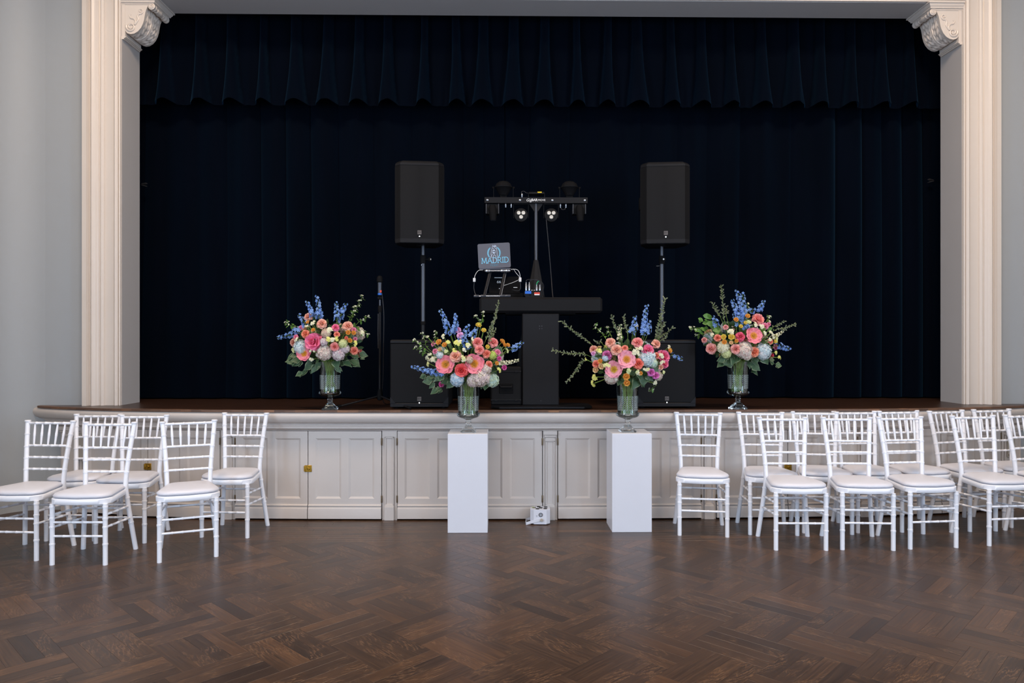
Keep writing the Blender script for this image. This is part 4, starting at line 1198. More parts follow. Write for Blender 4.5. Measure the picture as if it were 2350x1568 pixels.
for x in (-0.012, 0.008): MB().lathe([(0.005, 0.056), (0.005, 0.066)], 10, (x, 0, 0)).build('button', M['whiteprint'], t)
cable('audio_cable', [ends[0], (ends[0][0]+0.005, 6.2, ends[0][2]+0.02), (0.26, 6.22, TZ+0.157), (0.33, 6.24, TZ+0.15), (0.37, 6.25, TZ+0.11), (0.36, 6.27, TZ+0.03), (0.35, 6.3, TZ+0.004)], M['blackcable'], 'black audio cable arching from the outermost left plug of the mixer')
cable('audio_cable', [ends[1], (ends[1][0]+0.01, 6.2, ends[1][2]+0.015), (0.3, 6.23, TZ+0.155), (0.345, 6.25, TZ+0.12), (0.34, 6.28, TZ+0.02), (0.335, 6.3, TZ+0.004)], M['blackcable'], 'black audio cable arching from the second left plug of the mixer')
cable('audio_cable', [ends[2], (ends[2][0]+0.004, 6.2, ends[2][2]+0.018), (ends[2][0]+0.018, 6.21, ends[2][2]+0.032)], M['greencable'], 'short green cable rising from the mixer', 0.004)
cable('audio_cable', [ends[3], (ends[3][0]+0.012, 6.21, ends[3][2]+0.01), (0.365, 6.23, TZ+0.07), (0.372, 6.25, TZ+0.01), (0.38, 6.28, TZ+0.004)], M['blackcable'], 'black audio cable drooping from the rightmost plug of the mixer')
# ------------------------------------------------------------------ glass vases
def glass_mat(name, cut):
    m, nt, b = new_mat(name)
    nt.nodes.remove(b)
    out = nt.nodes['Material Output']
    tr = node(nt, 'ShaderNodeBsdfTransparent'); tr.inputs[0].default_value = (0.93, 0.96, 0.95, 1)
    gl = node(nt, 'ShaderNodeBsdfGlossy'); gl.inputs['Roughness'].default_value = 0.04; gl.inputs['Color'].default_value = (1, 1, 1, 1)
    fr = node(nt, 'ShaderNodeFresnel'); fr.inputs['IOR'].default_value = 1.5
    mx = node(nt, 'ShaderNodeMixShader')
    nt.links.new(math_n(nt, 'MINIMUM', math_n(nt, 'MULTIPLY', fr.outputs[0], 0.9), 1.0), mx.inputs[0]); nt.links.new(tr.outputs[0], mx.inputs[1]); nt.links.new(gl.outputs[0], mx.inputs[2])
    last = mx
    if cut:
        tc = node(nt, 'ShaderNodeTexCoord'); sp = node(nt, 'ShaderNodeSeparateXYZ'); nt.links.new(tc.outputs['Object'], sp.inputs[0])
        ang = math_n(nt, 'MULTIPLY', math_n(nt, 'ARCTAN2', sp.outputs[1], sp.outputs[0]), 12/pi)
        tri = math_n(nt, 'ABSOLUTE', math_n(nt, 'SUBTRACT', math_n(nt, 'FRACT', math_n(nt, 'MULTIPLY', ang, 0.5)), 0.5))
        ph = math_n(nt, 'FRACT', math_n(nt, 'ADD', math_n(nt, 'MULTIPLY', sp.outputs[2], 60.0), math_n(nt, 'MULTIPLY', tri, 3.2)))
        line = math_n(nt, 'LESS_THAN', ph, 0.2)
        vert = math_n(nt, 'LESS_THAN', tri, 0.035)
        band = math_n(nt, 'MULTIPLY', math_n(nt, 'GREATER_THAN', sp.outputs[2], 0.168), math_n(nt, 'LESS_THAN', sp.outputs[2], 0.285))
        mk = math_n(nt, 'MULTIPLY', math_n(nt, 'MAXIMUM', line, vert), band)
        df = node(nt, 'ShaderNodeBsdfPrincipled'); df.inputs['Base Color'].default_value = (0.75, 0.82, 0.8, 1); df.inputs['Roughness'].default_value = 0.15; df.inputs['Specular IOR Level'].default_value = 1.0
        m2 = node(nt, 'ShaderNodeMixShader'); nt.links.new(math_n(nt, 'MULTIPLY', mk, 0.36), m2.inputs[0]); nt.links.new(mx.outputs[0], m2.inputs[1]); nt.links.new(df.outputs[0], m2.inputs[2])
        last = m2
    nt.links.new(last.outputs[0], out.inputs[0])
    return m
M['glass_cut'] = glass_mat('cut_glass', True)
M['glass'] = glass_mat('clear_glass', False)
def solid_glass():
    m, nt, b = new_mat('solid_glass')
    b.inputs['Base Color'].default_value = (0.95, 0.97, 0.96, 1); b.inputs['Roughness'].default_value = 0.03
    b.inputs['Transmission Weight'].default_value = 1.0; b.inputs['IOR'].default_value = 1.5
    return m
M['glass_solid'] = solid_glass()
def water_mat():
    m, nt, b = new_mat('vase_water'); nt.nodes.remove(b); out = nt.nodes['Material Output']
    tr = node(nt, 'ShaderNodeBsdfTransparent'); tr.inputs[0].default_value = (0.93, 0.97, 0.92, 1)
    gl = node(nt, 'ShaderNodeBsdfGlossy'); gl.inputs['Roughness'].default_value = 0.02
    fr = node(nt, 'ShaderNodeFresnel'); fr.inputs['IOR'].default_value = 1.33
    mx = node(nt, 'ShaderNodeMixShader'); nt.links.new(math_n(nt, 'MULTIPLY', fr.outputs[0], 0.5), mx.inputs[0]); nt.links.new(tr.outputs[0], mx.inputs[1]); nt.links.new(gl.outputs[0], mx.inputs[2])
    nt.links.new(mx.outputs[0], out.inputs[0]); return m
M['water'] = water_mat()

def sq_loop(h, z, ch=0.2): 
    c = h*ch
    return [(-h+c, -h, z), (h-c, -h, z), (h, -h+c, z), (h, h-c, z), (h-c, h, z), (-h+c, h, z), (-h, h-c, z), (-h, -h+c, z)]
VASE_ME = {}
def vase(loc, label, rz=0.0):
    t = thing('glass_vase', label, 'vase', loc, rz, 'cut glass vases')
    if not VASE_ME:
        f = MB()
        f.loft([sq_loop(h, z, 0.12) for h, z in ((0.058, 0.0), (0.06, 0.002), (0.06, 0.012), (0.052, 0.016), (0.05, 0.02), (0.042, 0.026), (0.04, 0.03), (0.03, 0.042), (0.022, 0.054))])
        f.lathe([(0.02, 0.053), (0.018, 0.062), (0.019, 0.072), (0.023, 0.078), (0.023, 0.084), (0.018, 0.09), (0.019, 0.096), (0.03, 0.102), (0.045, 0.108)], 28)
        VASE_ME['foot'] = f.mesh('foot', angle=30)
        b = MB()
        outer = [(0.02, 0.106), (0.05, 0.109), (0.072, 0.116), (0.087, 0.127), (0.092, 0.137), (0.09, 0.146), (0.082, 0.151), (0.081, 0.158), (0.0815, 0.2), (0.083, 0.26), (0.085, 0.33), (0.0875, 0.385), (0.089, 0.395)]
        b.lathe(outer, 48, cap0=True, cap1=False)
        inner = [(0.0865, 0.395), (0.085, 0.385), (0.0825, 0.33), (0.0805, 0.26), (0.079, 0.2), (0.078, 0.16), (0.083, 0.14), (0.07, 0.124), (0.04, 0.117), (0.001, 0.116)]
        b.lathe(inner, 48, cap0=False, cap1=False)
        VASE_ME['bowl'] = b.mesh('bowl', angle=50)
        w = MB(); w.lathe([(0.001, 0.118), (0.04, 0.119), (0.068, 0.126), (0.081, 0.14), (0.0765, 0.16), (0.078, 0.2), (0.0795, 0.26), (0.0815, 0.315), (0.001, 0.3152)], 40, cap0=False, cap1=False)
        VASE_ME['water'] = w.mesh('water', angle=50)
    place('foot', VASE_ME['foot'], M['glass_solid'], t); place('bowl', VASE_ME['bowl'], M['glass_cut'], t); place('water', VASE_ME['water'], M['water'], t)
    return t

# ------------------------------------------------------------------ flowers: shapes
def petal_grid(mb, L, W, cup, curl, az, tilt, base=0.0, nu=4, nv=5, notch=0.0, vr=0.0, rnd=0.0, lift=0.0, tipw=0.75, wob=0.0):
    """one petal: grows outward along +x then turned by az about z; tilt 0 = flat open, 90 = upright. uv.y runs from base to tip"""
    vs, uvs, fs = [], [], []
    ph = random.random()*6.28
    for j in range(nv+1):
        t = j/nv
        w = W*(sin(pi*min(1, t*tipw+0.12))**0.75)
        if t > 0.8: w *= sqrt(max(0.12, 1-((t-0.8)/0.23)**2))
        ang = radians(tilt) - radians(curl)*t*t
        x = base + L*t*cos(ang); z = lift + L*t*sin(ang)
        for i in range(nu+1):
            s = (i/nu-0.5)*2
            xx = x - notch*L*(1-abs(s))*max(0, t-0.7)*2
            zz = z + cup*W*(s*s)*(0.4+0.6*t) + wob*sin(s*4+ph)*t
            # cup pulls the sides inwards along the normal
            px = xx - cup*W*s*s*sin(ang)*0.6
            vs.append((px, s*w, zz)); uvs.append((vr, t))
    for j in range(nv):
        for i in range(nu):
            a = j*(nu+1)+i; fs.append((a, a+1, a+nu+2, a+nu+1))
    ca, sa = cos(az), sin(az)
    mb.add([(x*ca-y*sa, x*sa+y*ca, z) for x, y, z in vs], fs, uvs)

def rose_mesh(seed):
    random.seed(seed); mb = MB()
    rings = [(3, 0.42, 0.30, 88, 0, 0.06, 0.30), (4, 0.52, 0.38, 84, 10, 0.14, 0.24), (5, 0.62, 0.46, 74, 25, 0.22, 0.16), (5, 0.74, 0.54, 56, 45, 0.28, 0.06), (6, 0.82, 0.56, 30, 48, 0.30, -0.02)]
    for k, (n, L, W, tilt, curl, base, lift) in enumerate(rings):
        for i in range(n):
            petal_grid(mb, L*random.uniform(0.92, 1.06), W, 0.35, curl*random.uniform(0.8, 1.3), 2*pi*i/n + k*0.7 + random.uniform(-0.15, 0.15), tilt+random.uniform(-5, 5), base, 4, 4, 0.06, k/5, lift=lift-0.15)
    # tight spiral heart
    pts = []
    for k in range(26):
        a = k*0.55; r = 0.03+0.0075*k
        pts.append((r*cos(a), r*sin(a)))
    vs, fs, uv = [], [], []
    for k, (x, y) in enumerate(pts): vs += [(x*0.8, y*0.8, 0.0), (x, y, 0.56-0.004*k)]; uv += [(0.05, 0.2), (0.05, 0.75)]
    for k in range(len(pts)-1): fs.append((2*k, 2*k+2, 2*k+3, 2*k+1))
    mb.add(vs, fs, uv)
    return mb.mesh('rose', angle=180)

def ran_mesh(seed):
    random.seed(seed); mb = MB()
    for k, (n, L, W, tilt, curl, base, lift) in enumerate([(5, 0.5, 0.36, 86, -10, 0.1, 0.1), (6, 0.62, 0.42, 72, -15, 0.22, 0.02), (7, 0.74, 0.46, 48, -5, 0.3, -0.05), (7, 0.78, 0.48, 22, 0, 0.3, -0.12)]):
        for i in range(n): petal_grid(mb, L, W, 0.3, curl, 2*pi*i/n+k*0.5, tilt+random.uniform(-5, 5), base, 3, 3, 0, k/4, lift=lift)
    mb.lathe([(0.16, 0.1), (0.2, 0.25), (0.14, 0.38), (0.01, 0.42)], 10)
    return mb.mesh('ranunculus', angle=180)

def peony_petals(seed):
    out = []
    for k in range(3):
        random.seed(seed+k); mb = MB()
        petal_grid(mb, 0.92, 0.44, 0.25, 8, 0, 22+9*k, 0.08, 6, 8, 0.05, 0.5, lift=-0.04*k, tipw=0.70, wob=0.04)
        out.append(mb.mesh('petal', angle=180))
    return out
def stamen_mesh():
    random.seed(31); mb = MB()
    for k in range(70):
        a = k*2.4; r = 0.30*sqrt(k/70)
        h = 0.2+0.1*random.random(); rr = r*1.35
        mb.tube([(r*0.6*cos(a), r*0.6*sin(a), 0), (rr*cos(a), rr*sin(a), h)], 0.012, 4)
        mb.lathe([(0.006, -0.03), (0.028, -0.012), (0.028, 0.012), (0.006, 0.03)], 5, (rr*cos(a), rr*sin(a), h))
    return mb.mesh('stamens')
def pistil_mesh():
    mb = MB()
    for k in range(4):
        a = k*pi/2; mb.tube([(0.03*cos(a), 0.03*sin(a), 0), (0.07*cos(a), 0.07*sin(a), 0.22), (0.12*cos(a), 0.12*sin(a), 0.31)], [0.06, 0.055, 0.02], 6)
    return mb.mesh('pistil')

def floret(mb, c, nrm, r, n=4, vr=0.0, roll=0.0, cupz=0.25, ctr=True):
    c = Vector(c); nrm = Vector(nrm).normalized()
    a = nrm.orthogonal().normalized(); b = nrm.cross(a)
    vs = [tuple(c)]; uv = [(vr, 0.0)]; fs = []
    for k in range(n):
        for da, rr, h, tt in ((-0.8, 0.72, cupz*0.6, 0.6), (0, 1.0, cupz, 1.0), (0.8, 0.72, cupz*0.6, 0.6)):
            an = 2*pi*k/n + roll + da*pi/n
            p = c + (a*cos(an)+b*sin(an))*r*rr + nrm*r*h
            vs.append(tuple(p)); uv.append((vr, tt))
        o = 1+3*k
        fs.append((0, o, o+1, o+2))
    mb.add(vs, fs, uv)

def hyd_mesh(seed):
    random.seed(seed); mb = MB(); N = 210
    for k in range(N):
        z = 1-1.55*(k+0.5)/N; ph = k*2.39996
        r = sqrt(max(0, 1-z*z)); d = Vector((r*cos(ph), r*sin(ph), z))
        rad = random.uniform(0.84, 1.02)
        n2 = (d + Vector((random.uniform(-.35, .35), random.uniform(-.35, .35), random.uniform(-.35, .35)))).normalized()
        floret(mb, d*rad*Vector((1, 1, 0.85)).length/sqrt(2.7225) if False else Vector((d.x*rad, d.y*rad, d.z*rad*0.85)), n2, random.uniform(0.155, 0.21), 4, random.random(), random.random()*6, random.uniform(0.0, 0.3))
    mb.lathe([(0.3, -0.5), (0.7, -0.28), (0.82, 0.12), (0.66, 0.5), (0.35, 0.66), (0.01, 0.7)], 14)
    return mb.mesh('hydrangea', angle=180)

def small_mesh(seed):
    random.seed(seed); mb = MB()
    for k in range(5):
        d = Vector((random.uniform(-.55, .55), random.uniform(-.55, .55), random.uniform(0, .3)))
        nn = (d*0.8 + Vector((0, 0, 1))).normalized()
        for i in range(5):
            floret(mb, d, nn, 0.52, 5, random.random(), k, 0.2+0.04*i) if i == 0 else None
        floret(mb, d+nn*0.05, nn, 0.3, 5, random.random(), k+0.6, 0.5)
    return mb.mesh('small_blossom', angle=180)

random.seed(11)
ROSE = [rose_mesh(40+k) for k in range(4)]
RAN = [ran_mesh(60+k) for k in range(3)]
PET = peony_petals(70)
STAM, PIST = stamen_mesh(), pistil_mesh()
HYD = [hyd_mesh(80+k) for k in range(3)]
SML = [small_mesh(90+k) for k in range(4)]
for me in ROSE+RAN+PET+HYD+SML+[STAM, PIST]: me.materials.append(None)

def flower_mat(name, base, tip, vary=None, trans=0.2):
    m, nt, b = new_mat(name)
    uv = node(nt, 'ShaderNodeUVMap'); sp = node(nt, 'ShaderNodeSeparateXYZ'); nt.links.new(uv.outputs[0], sp.inputs[0])
    col = mixc(nt, sp.outputs[1], base, tip)
    if vary is not None: col = mixc(nt, sp.outputs[0], col, mixc(nt, sp.outputs[1], tuple(c*0.8 for c in vary), vary))
    tc = node(nt, 'ShaderNodeTexCoord'); nz = node(nt, 'ShaderNodeTexNoise'); nz.inputs['Scale'].default_value = 4.0
    nt.links.new(tc.outputs['Object'], nz.inputs['Vector'])
    col = mixc(nt, math_n(nt, 'MULTIPLY', nz.outputs[0], 0.25), col, tuple(c*0.6 for c in base))
    nt.links.new(col, b.inputs['Base Color'])
    b.inputs['Roughness'].default_value = 0.6; b.inputs['Specular IOR Level'].default_value = 0.25
    tl = node(nt, 'ShaderNodeBsdfTranslucent'); nt.links.new(col, tl.inputs[0])
    mx = node(nt, 'ShaderNodeMixShader'); mx.inputs[0].default_value = trans
    nt.links.new(b.outputs[0], mx.inputs[1]); nt.links.new(tl.outputs[0], mx.inputs[2]); nt.links.new(mx.outputs[0], nt.nodes['Material Output'].inputs[0])
    return m
FC = {  # base, tip, variation; and the word used in labels
 'hotpink': ('#d8345f', '#f0709a', None, 'hot pink'), 'pink': ('#f6a08c', '#f0708e', None, 'pink'), 'palepink': ('#f3a7a0', '#ee94ac', None, 'pale pink'),
 'salmon': ('#f0866e', '#f7a894', None, 'salmon pink'), 'salmonpink': ('#f27f72', '#f79c96', None, 'salmon pink'), 'orangecoral': ('#f05a35', '#fb8e6c', None, 'orange coral'),
 'coral': ('#ea5540', '#f58a72', None, 'coral'), 'coralpink': ('#ec6a66', '#f78f8a', None, 'coral pink'), 'redcoral': ('#e23d2a', '#f77a62', None, 'red coral'),
 'red': ('#d21f2c', '#f25a55', None, 'red'), 'crimson': ('#b91f45', '#e04d70', None, 'crimson pink'), 'rosepink': ('#cf5f83', '#e58aa6', None, 'rose pink'), 'dustyrose': ('#b86b6a', '#d89894', None, 'dusty rose'),
 'peachpink': ('#f58a62', '#f9a99a', None, 'peach pink'), 'lilac': ('#c77fae', '#e0a8cd', None, 'lilac pink'), 'magenta': ('#b9237a', '#e052a0', None, 'magenta'), 'magentalilac': ('#b23a8d', '#da74bb', None, 'lilac magenta'), 'violet': ('#8f3570', '#c65f9d', None, 'mauve'),
 'orange': ('#e8791a', '#fbae3c', None, 'orange'), 'gold': ('#eda51c', '#fbcf5c', None, 'golden yellow'), 'peach': ('#efa06a', '#f8c79a', None, 'peach'),
 'yellow': ('#cfc545', '#f0e98c', '#e3dc72', 'yellow'), 'paleyellow': ('#c2c26a', '#e9e6a6', '#dedb92', 'pale yellow'), 'cream': ('#c9c08a', '#f3ecc6', '#ece3b8', 'cream'), 'palegreen': ('#a3ad6a', '#d6dba8', '#c5cf8e', 'pale green'),
 'pinkmauve': ('#b39a8a', '#dcb3b3', '#e6d6bc', 'dusty pink'), 'mauve': ('#a58f92', '#cfb0c0', '#e2d2c2', 'mauve'), 'dusty': ('#9a857a', '#c2a196', '#cdbd9e', 'dusty pink'), 'beige': ('#b7a78f', '#dfc9b8', '#d9b6ba', 'pinkish beige'),
 'paleblue': ('#8fa6ae', '#b6cfe0', '#e2e4d2', 'pale blue'), 'blue': ('#7f9cb4', '#9fbfe2', '#cfdccf', 'soft blue'), 'bluegreen': ('#8fb0a6', '#bcd6d4', '#c3d0a4', 'blue-green'), 'lime': ('#8fa23c', '#c0cf66', '#aebd55', 'lime green'),
}
FM = {}
def pale(c, k=1.42, d=0.07): return tuple(min(0.95, q*k*(1-d)+d) for q in c)
def fmat(c, k=1.42):
    key = (c, k)
    if key not in FM:
        b, t_, v, w = FC[c]; FM[key] = flower_mat('petal_'+c, *[pale(lin(q), k) if q else None for q in (b, t_, v)])
    return FM[key]
M['delph'] = flower_mat('petal_delphinium', lin('#3f66c8'), lin('#6d9cec'), lin('#9fc2f0'))
M['whitebl'] = flower_mat('petal_white', lin('#d9dcc0'), lin('#f4f3e4'), lin('#e8ebcf'))
M['stamen'] = plain('stamen_gold', lin('#ffb820'), 0.6, var=0.2, scale=5)
M['stamen_y'] = plain('stamen_yellow', lin('#f2d21e'), 0.6, var=0.2, scale=5)
M['pistil'] = plain('pistil_green', lin('#b98a35'), 0.6)
def leaf_mat(name, c0, c1, edge=None):
    m, nt, b = new_mat(name)
    uv = node(nt, 'ShaderNodeUVMap'); sp = node(nt, 'ShaderNodeSeparateXYZ'); nt.links.new(uv.outputs[0], sp.inputs[0])
    tc = node(nt, 'ShaderNodeTexCoord'); nz = node(nt, 'ShaderNodeTexNoise'); nz.inputs['Scale'].default_value = 25
    nt.links.new(tc.outputs['Object'], nz.inputs['Vector'])
    col = mixc(nt, nz.outputs[0], c0, c1)
    if edge is not None:
        e = math_n(nt, 'ADD', sp.outputs[0], math_n(nt, 'MULTIPLY', math_n(nt, 'SUBTRACT', nz.outputs[0], 0.5), 0.5))
        col = mixc(nt, ramp(nt, e, [(0.82, (0, 0, 0)), (1.02, (0.8, 0.8, 0.8))]), col, edge)
    nt.links.new(col, b.inputs['Base Color']); b.inputs['Roughness'].default_value = 0.5
    tl = node(nt, 'ShaderNodeBsdfTranslucent'); nt.links.new(col, tl.inputs[0])
    mx = node(nt, 'ShaderNodeMixShader'); mx.inputs[0].default_value = 0.2
    nt.links.new(b.outputs[0], mx.inputs[1]); nt.links.new(tl.outputs[0], mx.inputs[2]); nt.links.new(mx.outputs[0], nt.nodes['Material Output'].inputs[0])
    return m
M['leaf'] = leaf_mat('leaf_green', lin('#3f6a2a'), lin('#76a449'))
M['leafvar'] = leaf_mat('leaf_variegated', lin('#2f4a30'), lin('#587853'), lin('#bcc59a'))
M['leafgrey'] = leaf_mat('leaf_grey', lin('#46523a'), lin('#7d8566'), lin('#b9ba98'))
M['leafdark'] = leaf_mat('leaf_dark', lin('#233d1c'), lin('#47693a'))
M['stem'] = leaf_mat('stem_green', lin('#5d7d33'), lin('#93b04e'))

def add_leaf(mb, base, d, L, W, up=Vector((0, 0, 1)), fold=0.15, droop=0.2, lobes=0):
    """leaf blade from base along d; uv.x = distance from the midrib (1 at the edge)"""
    d = Vector(d).normalized(); s = d.cross(up)
    s = s.normalized() if s.length > 1e-4 else d.orthogonal().normalized()
    n = s.cross(d)
    vs, uv, fs = [], [], []
    ks = (0, 0.14, 0.34, 0.56, 0.78, 1.0)
    for j, t in enumerate(ks):
        w = W*sin(pi*(t*0.86+0.1))*(1 if t < 1 else 0.05)
        if lobes and j in (2, 4): w *= 1.25 if j == 2 else 0.7
        c = Vector(base) + d*L*t - n*droop*L*t*t
        for q in (-1, 0, 1):
            vs.append(tuple(c + s*w*q + n*fold*w*abs(q))); uv.append((abs(q), t))
    for j in range(len(ks)-1):
        for i in range(2):
            a = j*3+i; fs.append((a, a+1, a+4, a+3))
    mb.add(vs, fs, uv)
